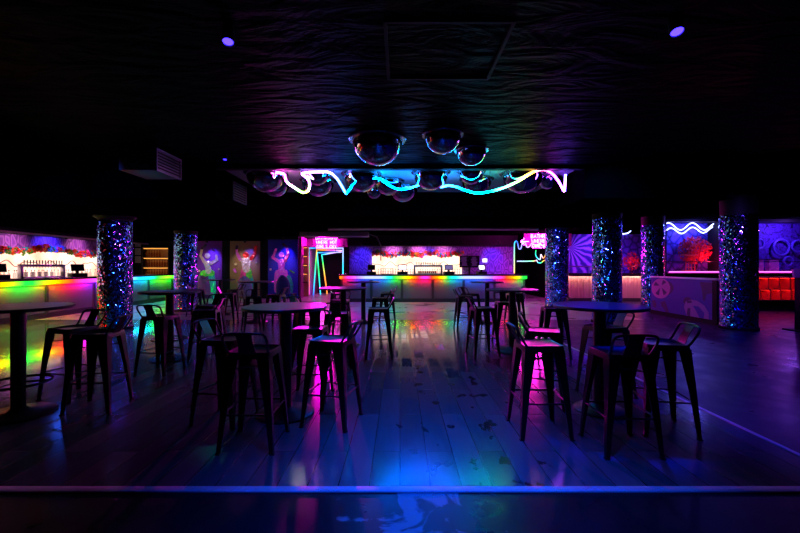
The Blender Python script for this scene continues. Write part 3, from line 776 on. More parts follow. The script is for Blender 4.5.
q = P(326.5, 239, 18.3)
neon_sign('pink neon writing in three lines above the neon door frames', (q.x, 18.3, q.z), 0, ['BATHROOMS', 'WHERE HOT', 'GIRLS CRY'], .15, 1.0)
q = P(544, 237.3, 15.0)
neon_sign('pink neon writing with an arrow, partly behind the blue sequin column', (q.x, 15.0, q.z), R(-14), ['BATHROOMS', 'WHERE HOT', 'GIRLS CRY'], .14, .95, True)

# wavy neon line by the bar end
pts = [P(514.3, 272.9, 15.75), P(514.3, 270, 15.75), P(514.3, 262, 15.75), P(514.3, 250, 15.75), P(514.6, 242.5, 15.75), P(516.5, 240.6, 15.75), P(517.8, 243.5, 15.75), P(518.8, 248, 15.75), P(520.8, 248, 15.7), P(522.3, 243.2, 15.7), P(525, 242, 15.65), P(526.8, 246.4, 15.6), P(529.5, 246, 15.55), P(532, 242.8, 15.5), P(536, 245.2, 15.45), P(540, 243.3, 15.4), P(543, 245.6, 15.35), P(547, 244.8, 15.3)]
path = smooth_path(pts, 5); n = len(path) - 1
cs = [(0, O_), (.08, (.9, .9, .2)), (.15, (.3, 1, .4)), (.24, C_), (.32, B_), (.5, (.3, .3, 1)), (.65, (.6, .4, 1)), (.78, (1, .4, .5)), (.9, (.6, 1, .5)), (1, (.5, .9, .8))]
o = MB().tube(path, .02, 8, False, [grad(cs, i / n) for i in range(n + 1)]).build('neon_line', M['doorneon'])
tag(o, 'rainbow neon line rising from the far bar end and waving under the arrow sign', 'neon light')
pts = [P(517, 260.7, 16.9), P(528, 260.7, 16.9), P(535, 260.4, 16.9), P(536.5, 259.5, 16.8), P(538, 262, 16.8), P(541, 262.3, 16.8), P(544, 260, 16.7), P(548, 259.5, 16.6)]
path = smooth_path(pts, 5); n = len(path) - 1
cs = [(0, Wn), (.2, (.2, 1, .5)), (.32, (1, .2, .1)), (.45, (.6, .5, 1)), (.6, C_), (.75, G_), (.88, O_), (1, Mg)]
o = MB().tube(path, .02, 8, False, [grad(cs, i / n) for i in range(n + 1)]).build('neon_line', M['doorneon'])
hg = MB()
for i in (3, 12, 22, n - 1): hg.tube([path[i], (path[i].x, path[i].y, 2.75)], .004, 5)
hg.build('hanger', M['cable'], o)
tag(o, 'low horizontal neon line in the dark opening beyond the far bar end', 'neon light')
pts = [P(536, 249.5, 17.2), P(535.7, 254, 17.2), P(537, 257, 17.2), P(540, 259, 17.2), P(541, 254, 17.2), P(543, 257.5, 17.2), P(545.2, 255, 17.2), P(546, 250, 17.2)]
path = smooth_path(pts, 5); n = len(path) - 1
o = MB().tube(path, .022, 8, False, [grad([(0, G_), (.3, C_), (.5, (.6, .6, 1)), (.75, O_), (1, G_)], i / n) for i in range(n + 1)]).build('neon_shape', M['doorneon'])
hg = MB()
for i in (0, 15, n): hg.tube([path[i], (path[i].x, path[i].y, 2.75)], .004, 5)
hg.build('hanger', M['cable'], o)
tag(o, 'green and cyan neon squiggle glowing in the opening past the far bar', 'neon light')

# ------------------------------------------------------------------ ceiling domes and the big neon wave
dome0 = None
doms = [(-.35, 6.08, .39, 'largest mirrored half dome on the black ceiling, nearest the room'),
 (.64, 5.85, .275, 'mirrored half dome on the black ceiling, nearest beside the largest dome'), (1.21, 6.62, .255, 'mirrored half dome just in front of the ceiling beam, above the flat neon dip'),
 (-2.84, 8.27, .40, 'mirrored dome at the blue white start of the ceiling neon'), (-2.92, 9.12, .34, 'mirrored dome half hidden behind the one at the start of the ceiling neon'),
 (-1.74, 8.12, .28, 'small mirrored dome crossed by the magenta white stretch of neon'), (-1.87, 8.92, .37, 'wide mirrored dome hanging behind the small one crossed by neon'),
 (-.82, 8.3, .38, 'mirrored dome beside the sharp V of the ceiling neon'), (-.67, 10.1, .24, 'smallest mirrored dome, deepest in the lit ceiling recess'),
 (-.27, 8.98, .33, 'mirrored dome behind the V of neon, partly covered by the next dome'), (.08, 9.72, .37, 'mirrored dome deep in the recess under the cyan neon sag'),
 (.65, 8.18, .365, 'mirrored dome that hides a stretch of the ceiling neon near its middle'), (1.48, 8.1, .26, 'small mirrored dome over the lowest sag of the ceiling neon'),
 (1.73, 8.8, .34, 'mirrored dome just behind the small one over the neon sag'), (2.6, 8.27, .42, 'wide mirrored dome crossed by the yellow rise of the ceiling neon'), (3.30, 8.65, .26, 'small mirrored dome beside the violet end of the ceiling neon')]
for i, (x, y, r, lab) in enumerate(doms):
    t = thing('mirror_dome', lab, 'mirror dome', (x, y, 3.4), 0, 'mirrored half domes on the ceiling')
    prof = [(r * math.cos(a), -r * math.sin(a) - .012) for a in [PI / 2 * k / 14 for k in range(14)]] + [(0, -r - .012)]
    MB().lathe(prof, seg=48).build('dome', M['chrome'], t)
    MB().lathe([(0, 0), (r * 1.13, 0), (r * 1.15, -.012), (r * 1.12, -.022), (r * 1.0, -.02), (r * .97, -.01)], seg=48).build('flange', M['rim'], t)
npt = [(276, 172, 7.85), (284, 173.5, 7.85), (286.5, 181, 7.85), (295, 187.5, 7.85), (303, 192, 7.85), (308.5, 189.5, 7.85), (309.5, 182, 7.85), (306, 176.5, 7.82), (302, 173.4, 7.8), (309, 171.8, 7.79), (320, 171.4, 7.79), (329, 171.8, 7.8), (336, 177, 7.85), (342, 186, 7.85), (345.8, 192.8, 7.85), (347, 192, 7.85), (351, 187, 8.0), (354, 180, 8.75), (366, 176, 8.85), (379, 178, 8.3), (385, 182, 8.15), (392, 186.3, 8.1), (400, 188.8, 8.1), (410, 187.5, 8.3), (420, 184.5, 8.65), (432, 184.5, 8.7), (441, 186.5, 8.4), (448, 185, 8.1), (456, 186.3, 8.0), (466, 190, 7.95), (477, 192.6, 7.9), (490, 191, 7.85), (505, 186.7, 7.85), (519, 180.3, 7.8), (530, 173.5, 7.8), (538, 169.7, 7.8), (545, 169.5, 7.8), (552, 173, 7.8), (558, 180, 7.8), (563.6, 190, 7.8), (564.6, 189, 7.8), (565.5, 174, 7.8)]
path = smooth_path([P(*p) for p in npt], 5)
base = Vector((0, 7.95, 3.0)); n = len(path) - 1
cs = [(0, (1, .05, .6)), (.05, (1, .05, .7)), (.085, (.02, .5, .05)), (.115, (.45, .28, .02)), (.15, (.5, .1, 1)), (.2, (.3, .08, 1)), (.3, (.04, .1, 1)), (.36, (.0, .2, 1)), (.42, (.0, .42, 1)), (.55, (.0, .2, 1)), (.63, (.02, .2, 1)), (.70, (.0, .42, 1)), (.76, (.0, .7, .7)), (.80, (.1, .4, .05)), (.84, (.5, .15, .01)), (.88, (.6, .02, .2)), (.93, (.3, .04, 1)), (1, (.08, .06, 1))]
t = thing('ceiling_neon', 'long wavy colour changing neon line hanging under the lit ceiling recess', 'neon light', base)
MB().tube([p - base for p in path], .021, 8, False, [grad(cs, i / n) for i in range(n + 1)]).build('neon_tube', M['neon'], t)
for i in (4, 30, 58, 72, 100, 118, 135, 155, 172, 190, n - 2):
    p = path[i] - base
    MB().tube([p, (p.x, p.y, .4)], .003, 5).build('hanger', M['cable'], t)

# ceiling bits: vents, pipes, lamps
def vent(label, loc, sy, sz, facing):
    t = thing('air_vent', label, 'air vent', loc, 0, 'ceiling air vents')
    MB().box((-.3, 0, sz / 2), (.6, sy, sz)).build('duct_end', M['duct'], t, bevel=.004) if facing > 0 else MB().box((.0, 0, sz / 2), (.03, sy, sz)).build('backing', M['black'], t)
    fr = MB()
    for s_ in (-1, 1):
        fr.box((.015, s_ * sy / 2, sz / 2), (.03, .03, sz + .03)); fr.box((.015, 0, sz / 2 + s_ * sz / 2), (.03, sy, .03))
    fr.build('frame', M['duct'], t)
    for k in range(6): MB().box((.02, 0, sz * (k + 1) / 7), (.02, sy - .03, .018), (0, R(35), 0)).build('slat', M['black' if facing > 0 else 'duct'], t)
vent('boxy duct end hanging from the black ceiling above the side tables', (-4.0, 6.73, 3.0), .7, .35, 1)
vent('slatted vent in the side of the lit ceiling recess, teal lit', (-3.59, 8.7, 2.86), .7, .38, 0)
t = thing('ceiling_pipe', 'long painted ceiling pipe running in front of the far bar', 'pipe', (0, 13.0, 2.6))
MB().tube([(-2.4, 0, .07), (4.6, 0, .07)], .045, 10).build('pipe_run', M['pipe'], t)
for x in (-2, -.4, 1.2, 2.8, 4.3): MB().tube([(x, 0, .07), (x, 0, .15)], .012, 6).build('hanger', M['black'], t)
t = thing('ceiling_duct', 'magenta lit rectangular duct under the ceiling in front of the corridor', 'duct', (-2.9, 15.0, 2.55))
MB().box((.4, 0, .1), (2.6, .5, .18)).build('duct_body', M['duct'], t, bevel=.006)
MB().tube([(1.7, 0, .12), (2.0, .1, .02), (2.15, .2, -.3), (2.15, .25, -.9)], .02, 8).build('conduit', M['duct'], t)

def lamp(label, loc, tgt, r=.06, ln=.2, ztop=None, lit=True):
    loc = Vector(loc); d = (Vector(tgt) - loc).normalized()
    t = thing('spotlight', label, 'spotlight', loc, 0, 'blue ceiling spotlights')
    qt = d.to_track_quat('-Z', 'Y').to_matrix()
    def tr(mb):
        for v in mb.bm.verts: v.co = qt @ v.co
        return mb
    tr(MB().lathe([(0, ln), (r * .8, ln), (r, ln * .8), (r, -.01), (r * .9, -.01), (r * .88, .02), (0, .02)], seg=20)).build('housing', M['black'], t)
    tr(MB().lathe([(0, .012), (r * .86, .012), (r * .86, .004), (0, .004)], seg=20)).build('lens', M['lens'] if lit else M['black'], t)
    back = -d * ln * .7; top = (ztop if ztop else 3.4) - loc.z
    MB().tube([back + Vector((r + .01, 0, 0)), back + Vector((r + .01, 0, max(.05, (top - back.z) * .5))), (0, back.y, top)], .008, 6).build('bracket', M['black'], t)
    return t
A1 = P(228, 41, 3.15); A2 = P(677, 31, 3.1)
lamp('blue lit spotlight on the black ceiling over the tables on the plank floor side', A1, (-1.0, 2.1, 0), .048, .17)
lamp('blue lit spotlight on the black ceiling over the dark dance floor', A2, (1.9, 1.9, 0), .052, .18)
small = [((743, 151), 7.0, 'small blue spotlight on the ceiling over the violet sequin column'), ((225, 159), 6.6, 'small blue spotlight on the ceiling in front of the recess vent'), ((571, 158), 7.2, 'small blue spotlight at the ceiling beam by the violet neon end')]
for (px, py), d, lab in small:
    q = P(px, py, d); lamp(lab, q, (q.x * .9, q.y - 1.0, 0), .035, .1)
q = P(695, 184, 9.0); lamp('tiny blue spotlight under the lower ceiling before the wide mural', P(695, 190, 9.6), (6.8, 8.4, 0), .035, .09, 3.0)
lamp('tiny blue spotlight under the lower ceiling above the graffiti recess', P(759, 184, 9.2), (8.2, 8.0, 0), .035, .09, 3.0)
wallspots = [((135.3 / 6.67 + 340, 244), 16.2, 2.75, 'blue spotlight washing the patterned wall at the near end of the glowing panel'), ((429.5, 244), 16.2, 2.75, 'blue spotlight above the middle of the glowing panel'), ((498.5, 242), 16.2, 2.75, 'blue spotlight washing the patterned wall past the menu screen'),
             ((207, 239), 16.7, 2.75, 'blue spotlight over the purple dancer panel'), ((245, 239), 16.7, 2.75, 'blue spotlight over the ochre dancer panel'), ((283, 239), 16.7, 2.75, 'blue spotlight over the blue dancer panel')]
for (px, py), d, zt, lab in wallspots:
    q = P(px, py, d)
    if px < 250 and q.x < -6: zt = 2.55; q.z = min(q.z, 2.47)
    lamp(lab, q, (q.x, 17.3, 1.6), .045, .1, zt)
    spot('wall wash', q + Vector((0, -.02, -.05)), (q.x, 17.3, 1.75), (.08, .04, 1), 80, 58, .8, .04)
for y in (10.3, 13.2):
    q = (-11.3, y, 2.38)
    lamp('blue spotlight above the side bar garland, %s' % ('nearer the till' if y < 11 else 'beside the thick sequin column'), q, (-12, y, 1.8), .045, .09, 2.5)
    spot('wall wash', (-11.3, y, 2.32), (-12, y, 2.0), (.12, .06, 1), 45, 100, .8, .04)

# ------------------------------------------------------------------ right hand side
# counter with slatted front
t = thing('slatted_counter', 'pale slatted wooden counter under the violet leaf mural', 'counter', (8.4, 15.8, 0))
MB().box((0, .3, .55), (3.6, .5, 1.02)).build('body', M['barframe'], t)
MB().box((0, .25, 1.12), (3.75, .75, .07)).build('countertop', M['bartop'], t, bevel=.008)
for k in range(30): MB().box((-1.75 + k * .1207, .03, .58), (.105, .03, .88)).build('slat', M['slats'], t)
MB().box((0, .02, .07), (3.6, .04, .14)).build('kick_board', M['kick'], t)
MB().box((0, -.05, 1.07), (3.5, .03, .02)).build('led_strip', M['warmled'], t)
MB().box((0, -.112, 1.06), (3.72, .02, .075)).build('lip', M['bartop'], t)
o_ = MB().box((8.9, 16.9, .5), (4.2, .5, 1.0)).build('back_counter', M['barframe'], bevel=.006); tag(o_, 'dark back counter below the violet leaf mural', 'counter')
rl = MB().tube([(-1.7, .5, 1.42), (1.75, .5, 1.42)], .02, 8)
for x in (-1.7, -.5, .6, 1.75): rl.tube([(x, .5, 1.15), (x, .5, 1.42)], .015, 6)
rl.build('rail', M['steel'], t)
# mural recess wall at y = 13
struct('wall_mural', MB().box((11.45, 13.3, .6), (5.2, .6, 1.2)), M['black'])
struct('wall_mural.001', MB().box((11.45, 13.3, 2.96), (5.2, .6, .08)), M['black'])
struct('wall_mural.002', MB().box((8.86, 13.3, 2.06), (.06, .6, 1.72)), M['black'])
struct('wall_mural.003', MB().box((11.25, 13.3, 2.06), (1.1, .6, 1.72)), M['black'])
def recess(label, x0, x1, mat, led):
    t = thing('mural_recess', label, 'mural', ((x0 + x1) / 2, 13.0, 1.2), 0, 'lit mural recesses'); w = x1 - x0
    MB().box((0, .56, .86), (w, .04, 1.7)).build('mural_board', mat, t)
    MB().box((0, .2, .02), (w, .6, .05)).build('ledge', M['pinkbox'], t)
    MB().box((0, -.11, .045), (w, .02, .03)).build('led_strip', led, t)
    MB().tube([(-w / 2, .0, .38), (w / 2, .0, .38)], .012, 8).build('rail', M['black'], t)
    return t
recess('wide blue mural recess with blue neon waves and a red tree', 8.9, 10.68, M['mural blue'], M['magled'])
recess('violet graffiti recess with hanging rings past the violet sequin column', 11.82, 14.0, M['mural graffiti'], M['magled'])
for k, lab in enumerate(('upper blue white neon wave across the top of the wide mural', 'lower blue white neon wave crossing beneath the upper one')):
    pts = []
    for i in range(41):
        u = i / 40; x = 8.95 + 1.7 * u
        z = (2.78 + .12 * math.sin(u * 4.2 * PI + .2)) if k == 0 else (2.62 + .1 * math.sin(u * 4.6 * PI - 1.2 + .4) + .06 * u)
        pts.append((x, 13.25 + .04 * k, z))
    tag(MB().tube(pts, .018, 8).build('neon_wave', M['blueneon']), lab, 'neon light', 'blue neon waves')
pts = [P(622, 233.5, 17.27), P(628, 232.5, 17.27), P(632, 229.5, 17.27), P(638, 229.3, 17.28), P(643, 231, 17.28)]
tag(MB().tube(smooth_path(pts, 5), .02, 8).build('neon_wave', M['blueneon']), 'short blue neon wave seen between the two dark sequin columns', 'neon light', 'blue neon waves')
def bush(label, c, sx, sy, sz, n, seed, group='red leafy shrubs'):
    rnd = random.Random(seed); t = thing('red_shrub', label, 'shrub', c, 0, group)
    mb = MB()
    for i in range(n):
        while True:
            v = Vector((rnd.uniform(-1, 1), rnd.uniform(-1, 1), rnd.uniform(-1, 1)))
            if v.length < 1: break
        p = Vector((v.x * sx, v.y * sy, sz * .25 + sz * (v.z * .5 + .5) * .85))
        e = Euler((rnd.uniform(0, 6), rnd.uniform(0, 6), rnd.uniform(0, 6))).to_matrix(); s_ = rnd.uniform(.03, .06)
        q = [p + e @ Vector(w) * s_ for w in ((-1, 0, 0), (-.2, -.5, .15), (1, 0, 0), (-.2, .5, .15))]
        mb.bm.faces.new([mb.bm.verts.new(w) for w in q])
    mb.build('foliage', M['redleaf'], t, smooth=False)
    st_ = MB()
    for k in range(5):
        a = k * 1.3; st_.tube([(.02 * math.cos(a), .02 * math.sin(a), 0), (sx * .3 * math.cos(a), sy * .3 * math.sin(a), sz * .4), (sx * .6 * math.cos(a), sy * .6 * math.sin(a), sz * .8)], [.014, .009, .004], 6)
    st_.build('stem', M['black'], t)
    return t
bush('red leafy tree glowing inside the wide mural recess', (10.03, 13.28, 1.245), .58, .18, 1.1, 1100, 3)
bush('small red shrub behind the slatted counter, between the dark sequin columns', (10.0, 16.85, 1.003), .36, .2, .95, 350, 5)
# lattice lantern in the red tree
t = thing('lattice_lantern', 'red lattice lantern standing under the red tree in the mural recess', 'lantern', (9.72, 13.14, 1.245))
MB().box((0, 0, .03), (.34, .2, .05)).build('base', M['woodred'], t); MB().box((0, 0, .55), (.38, .22, .05)).build('roof_board', M['woodred'], t)
lt = MB()
for x in (-.15, -.05, .05, .15): lt.box((x, -.08, .28), (.015, .015, .5))
for z in (.15, .28, .42): lt.box((0, -.08, z), (.32, .015, .015))
lt.build('lattice', M['woodred'], t)
# hoops and boxes in the graffiti recess
hp = None
for k, (x, z, r, lab) in enumerate(((13.12, 2.08, .27, 'largest blue hoop hanging in the graffiti recess'), (12.35, 2.2, .16, 'small blue hoop nearest the violet sequin column in the graffiti recess'), (13.36, 1.60, .15, 'low blue hoop under the largest hoop in the graffiti recess'), (13.69, 2.12, .2, 'blue hoop cut by the picture edge in the graffiti recess'))):
    o = MB().tube([(r * math.cos(a), 0, r * math.sin(a)) for a in [2 * PI * i / 28 for i in range(28)]], .035, 8, True).build('hoop', simple('blue hoop paint', (.15, .1, .75), .45) if k == 0 else MATS['blue hoop paint'])
    o.location = (x, 13.42, z); tag(o, lab, 'hoop', 'blue hoops in the graffiti recess')
for x, w_, lab in ((12.13, .42, 'pink box nearest the violet sequin column on the graffiti recess ledge'), (12.68, .34, 'pink box in the middle of the graffiti recess ledge')):
    t = thing('shelf_box', lab, 'box', (x, 13.3, 1.245), 0, 'pink boxes on the recess ledge')
    MB().box((0, 0, .2), (w_, .16, .4)).build('box_body', M['pinkbox'], t, bevel=.01)
    MB().box((0, 0, .42), (w_ + .04, .18, .03)).build('lid', M['balldark'], t)
# red cubby shelf
t = thing('cubby_shelf', 'red lit wooden cubby shelf below the graffiti recess', 'shelf', (12.05, 12.55, .34))
cwid = 1.75
MB().box((0, .32, .36), (cwid, .03, .74)).build('back_panel', M['woodred'], t)
for z in (0, .34, .72): MB().box((0, .16, z), (cwid, .32, .035)).build('shelf', M['woodred'], t)
for k in range(6): MB().box((-cwid / 2 + cwid * k / 5, .16, .53), (.03, .3, .36)).build('divider', M['woodred'], t)
for k in range(6): MB().box((-cwid / 2 + .1 + (cwid - .1) * k / 5 - (.1 if k == 0 else 0), .16, .17), (.03, .3, .32)).build('divider', M['woodred'], t)
for z in (.325, .70): MB().box((0, .07, z - .005), (cwid - .1, .04, .006)).build('led_strip', M['redled'], t)
for s_ in (-1, 1): MB().box((s_ * .8, .16, -.17), (.06, .25, .34)).build('leg', M['black'], t)
# little pink topped stand
q = P(796, 272, 8.6)
t = thing('host_stand', 'dark stand with a pink panel top at the edge by the cubby shelf', 'stand', (8.82, 8.6, 0))
MB().box((0, 0, .015), (.4, .4, .03)).build('base', M['black'], t, bevel=.005)
MB().box((0, 0, .6), (.12, .12, 1.15)).build('post', M['black'], t)
MB().box((0, -.02, 1.27), (.34, .06, .2), (R(-10), 0, 0)).build('panel', M['pinkbox'], t, bevel=.006)
MB().box((.02, -.062, 1.2), (.12, .01, .02), (R(-10), 0, 0)).build('slot', M['black'], t)

# half height partition with painted balls
hy0, hy1, hz = 9.33, 11.82, 1.09
pt = thing('painted_partition', 'low violet partition painted with pink balls between two sequin columns', 'partition', (7.66, (hy0 + hy1) / 2, 0))
hl = hy1 - hy0
MB().box((0, 0, hz / 2), (.12, hl, hz)).build('panel', M['partition'], pt)
MB().box((0, 0, hz + .02), (.18, hl + .02, .04)).build('cap_rail', M['alu'], pt, bevel=.004)
MB().box((-.02, -hl / 2 + .06, hz / 2), (.14, .14, hz - .02)).build('end_post', M['black'], pt)
MB().box((-.065, 0, .06), (.012, hl, .12)).build('kick_board', M['black'], pt)
def yz(px, py):                         # where a photo point meets the partition face
    d = 7.6 * F / (px - 400); return (-(d - (hy0 + hy1) / 2), CH + (CY - py) * d / F)
def graphic(name, mat, poly, k):        # outline as (u, z), u grows towards the viewer end
    MB().prism(poly, (-.0605 - .003 * k, 0, 0), (0, -1, 0), (0, 0, 1), -.004 if False else .004).build(name, M[mat], pt, smooth=False)
def zm(x, y): return (x / 8.2 + 645, y / 8.2 + 265)
def ell(cx, cy, rx, ry, a0=0, a1=2 * PI, n=28, rot=0):
    out_ = []
    for i in range(n + (0 if a1 - a0 >= 2 * PI - .01 else 1)):
        a = a0 + (a1 - a0) * i / n; x, y = rx * math.cos(a), ry * math.sin(a)
        out_.append((cx + x * math.cos(rot) - y * math.sin(rot), cy + x * math.sin(rot) + y * math.cos(rot)))
    return out_
def conv(pts): return [yz(*zm(*p)) for p in pts]
graphic('ball_disc', 'balldark', conv(ell(160, 185, 75, 62)), 0)  # dark disc painted behind the ball
graphic('ball_graphic', 'ballpink', conv(ell(132, 188, 76, 82)), 1)
for a in (-2.6, -1.0, .9, 2.1):
    graphic('ball_segment', 'balldark', conv([(132 + 12 * math.cos(a), 172 + 12 * math.sin(a))] + [(132 + 60 * math.cos(a + s_), 182 + 66 * math.sin(a + s_)) for s_ in (-.28, -.1, .1, .28)]), 2)
graphic('drip_graphic', 'balldark', conv([(130, 300), (165, 290), (180, 330), (205, 410), (185, 412), (160, 360), (135, 330)]), 0)
graphic('drip_graphic', 'balldark', conv([(60, 285), (85, 285), (95, 325), (88, 345), (72, 340), (62, 315)]), 0)
graphic('drip_graphic', 'balldark', conv([(450, 135), (555, 140), (555, 230), (505, 235), (490, 290), (476, 285), (470, 215)]), 0)
graphic('ball_disc', 'balldark', conv(ell(350, 290, 35, 32)), 0)
graphic('ring_graphic', 'ballmauve', conv([(375, 280), (430, 290), (490, 330), (522, 385), (525, 470), (420, 455), (370, 440), (340, 400), (322, 340), (335, 295)]), 1)
graphic('ring_segment', 'balldark', conv([(345, 290), (380, 285), (390, 305), (350, 310)]), 2)
graphic('ring_segment', 'balldark', conv([(352, 350), (375, 350), (372, 430), (345, 400)]), 2)
graphic('ring_segment', 'partition', conv([(395, 330), (440, 335), (490, 390), (480, 455), (445, 420), (420, 370)]), 2)

# ------------------------------------------------------------------ high tables
def table(x, y, r, label, ring=False, h_=1.04, br=.29):
    t = thing('high_table', label, 'table', (x, y, 0), 0, 'round high tables')
    MB().lathe([(0, h_ - .03), (r - .01, h_ - .03), (r, h_ - .022), (r, h_ - .006), (r - .006, h_), (0, h_)], seg=56).build('tabletop', M['top'], t)
    MB().lathe([(0, .02), (.057, .02), (.057, h_ - .04), (.1, h_ - .035), (.1, h_ - .03), (0, h_ - .03)], seg=24).build('pole', M['iron'], t)
    MB().lathe([(0, 0), (br, 0), (br, .014), (br * .93, .026), (.09, .045), (.06, .07), (0, .07)], seg=48).build('base', M['iron'], t)
    if ring:
        f = MB().tube([(.25 * math.cos(a), .25 * math.sin(a), .31) for a in [2 * PI * k / 36 for k in range(36)]], .012, 8, True)
        for k in range(3):
            a = k * 2 * PI / 3 + .4; f.tube([(.05 * math.cos(a), .05 * math.sin(a), .31), (.245 * math.cos(a), .245 * math.sin(a), .31)], .008, 6)
        f.build('foot_ring', M['iron'], t)
    return t
table(-3.66, 3.74, .43, 'high round table nearest the side bar, cut by the picture edge, with foot ring', True)
table(-3.54, 6.0, .42, 'high round table with foot ring in front of the thick sequin column', True)
table(-1.105, 3.77, .40, 'high round table with green to magenta sheen between four stools', br=.27)
table(1.975, 3.86, .43, 'high round table with blue lit top ringed by five stools', br=.24)
table(-1.02, 7.0, .43, 'magenta lit high table in the middle row, before the far bar')
table(-.93, 9.9, .42, 'high table closest to the red end of the far bar')
table(1.9, 6.6, .43, 'high table with rainbow sheen in the middle row across the aisle')
table(2.2, 9.85, .42, 'high table closest to the menu screen end of the far bar')
table(-3.7, 10.0, .44, 'dark high table in front of the ochre dancer panel')
table(-5.3, 11.5, .42, 'dark high table in front of the purple dancer panel')

# ------------------------------------------------------------------ bar stools
def make_stool(name='bar_stool'):
    t = thing(name, 'x', 'stool', (0, 0, 0), 0, 'black metal bar stools')
    zs = .76
    sb = MB(); n = 6; a = .165; rc = .035
    def rr(hw, z):
        pts = []
        for cx, cy, a0 in ((hw - rc, hw - rc, 0), (-hw + rc, hw - rc, PI / 2), (-hw + rc, -hw + rc, PI), (hw - rc, -hw + rc, 1.5 * PI)):
            for k in range(n): q = a0 + PI / 2 * k / (n - 1); pts.append((cx + rc * math.cos(q), cy + rc * math.sin(q), z))
        return pts
    rings = [rr(a - .012, zs - .008), rr(a - .002, zs), rr(a, zs - .006), rr(a + .004, zs - .05)]
    vr = [[sb.bm.verts.new(p) for p in q] for q in rings]
    sb.bm.faces.new(vr[0])
    for A, B in zip(vr, vr[1:]):
        for i in range(len(A)): j = (i + 1) % len(A); sb.bm.faces.new((A[i], A[j], B[j], B[i]))
    lowr = [sb.bm.verts.new((p[0] * .97, p[1] * .97, zs - .05)) for p in rings[3]]; up = [sb.bm.verts.new((p[0] * .97, p[1] * .97, zs - .02)) for p in rings[3]]
    m_ = len(lowr)
    for i in range(m_):
        j = (i + 1) % m_; sb.bm.faces.new((vr[3][i], vr[3][j], lowr[j], lowr[i])); sb.bm.faces.new((lowr[i], lowr[j], up[j], up[i]))
    sb.bm.faces.new(list(reversed(up)))
    sb.build('seat', M['stoolseat'], t)
    for sx in (-1, 1):
        for sy in (-1, 1):
            def L(cx, cy, w, th, z):
                return [(cx, cy, z), (cx - sx * w, cy, z), (cx - sx * w, cy - sy * th, z), (cx - sx * th, cy - sy * th, z), (cx - sx * th, cy - sy * w, z), (cx, cy - sy * w, z)]
            top = L(sx * .163, sy * .163, .095, .008, zs - .03); mid = L(sx * .19, sy * .19, .055, .010, .38); bot = L(sx * .215, sy * .215, .03, .012, .012)
            lg = MB().loft(top, mid); lg.loft(mid, bot)
            g = lg.build('leg', M['stool'], t, smooth=False)
            MB().box((sx * .205, sy * .205, .006), (.034, .034, .012)).build('foot_cap', M['black'], g)
    fr = MB(); e = .188
    for (p, q) in (((-e, -e), (e, -e)), ((e, -e), (e, e)), ((e, e), (-e, e)), ((-e, e), (-e, -e))): fr.tube([(p[0], p[1], .29), (q[0], q[1], .29)], .008, 6)
    fr.build('foot_rail', M['stool'], t)
    br = MB(); e = .150
    br.tube([(-e, -e, .62), (e, e, .62)], .006, 6); br.tube([(e, -e, .62), (-e, e, .62)], .006, 6)
    br.build('cross_brace', M['stool'], t)
    bk = [(-.15, -.13, zs - .02), (-.155, -.165, zs + .02), (-.165, -.205, zs + .09), (-.16, -.225, zs + .13), (-.135, -.235, zs + .15), (-.08, -.24, zs + .157), (0, -.242, zs + .159)]
    bk = bk + [(-x, y, z) for x, y, z in reversed(bk[:-1])]
    MB().tube(smooth_path(bk, 3), .010, 8).build('back_frame', M['stool'], t)
    sp = MB(); pr = [(-.155, zs - .03, .075), (-.175, zs + .03, .062), (-.205, zs + .09, .055), (-.237, zs + .154, .062)]
    A = [[sp.bm.verts.new((s_ * w, y - o_, z)) for (s_, o_) in ((-1, 0), (1, 0), (1, .005), (-1, .005))] for (y, z, w) in pr]
    for p, q in zip(A, A[1:]):
        for k in range(4): sp.bm.faces.new((p[k], p[(k + 1) % 4], q[(k + 1) % 4], q[k]))
    sp.bm.faces.new(A[0]); sp.bm.faces.new(list(reversed(A[-1])))
    sp.build('back_splat', M['stoolseat'], t)
    return t
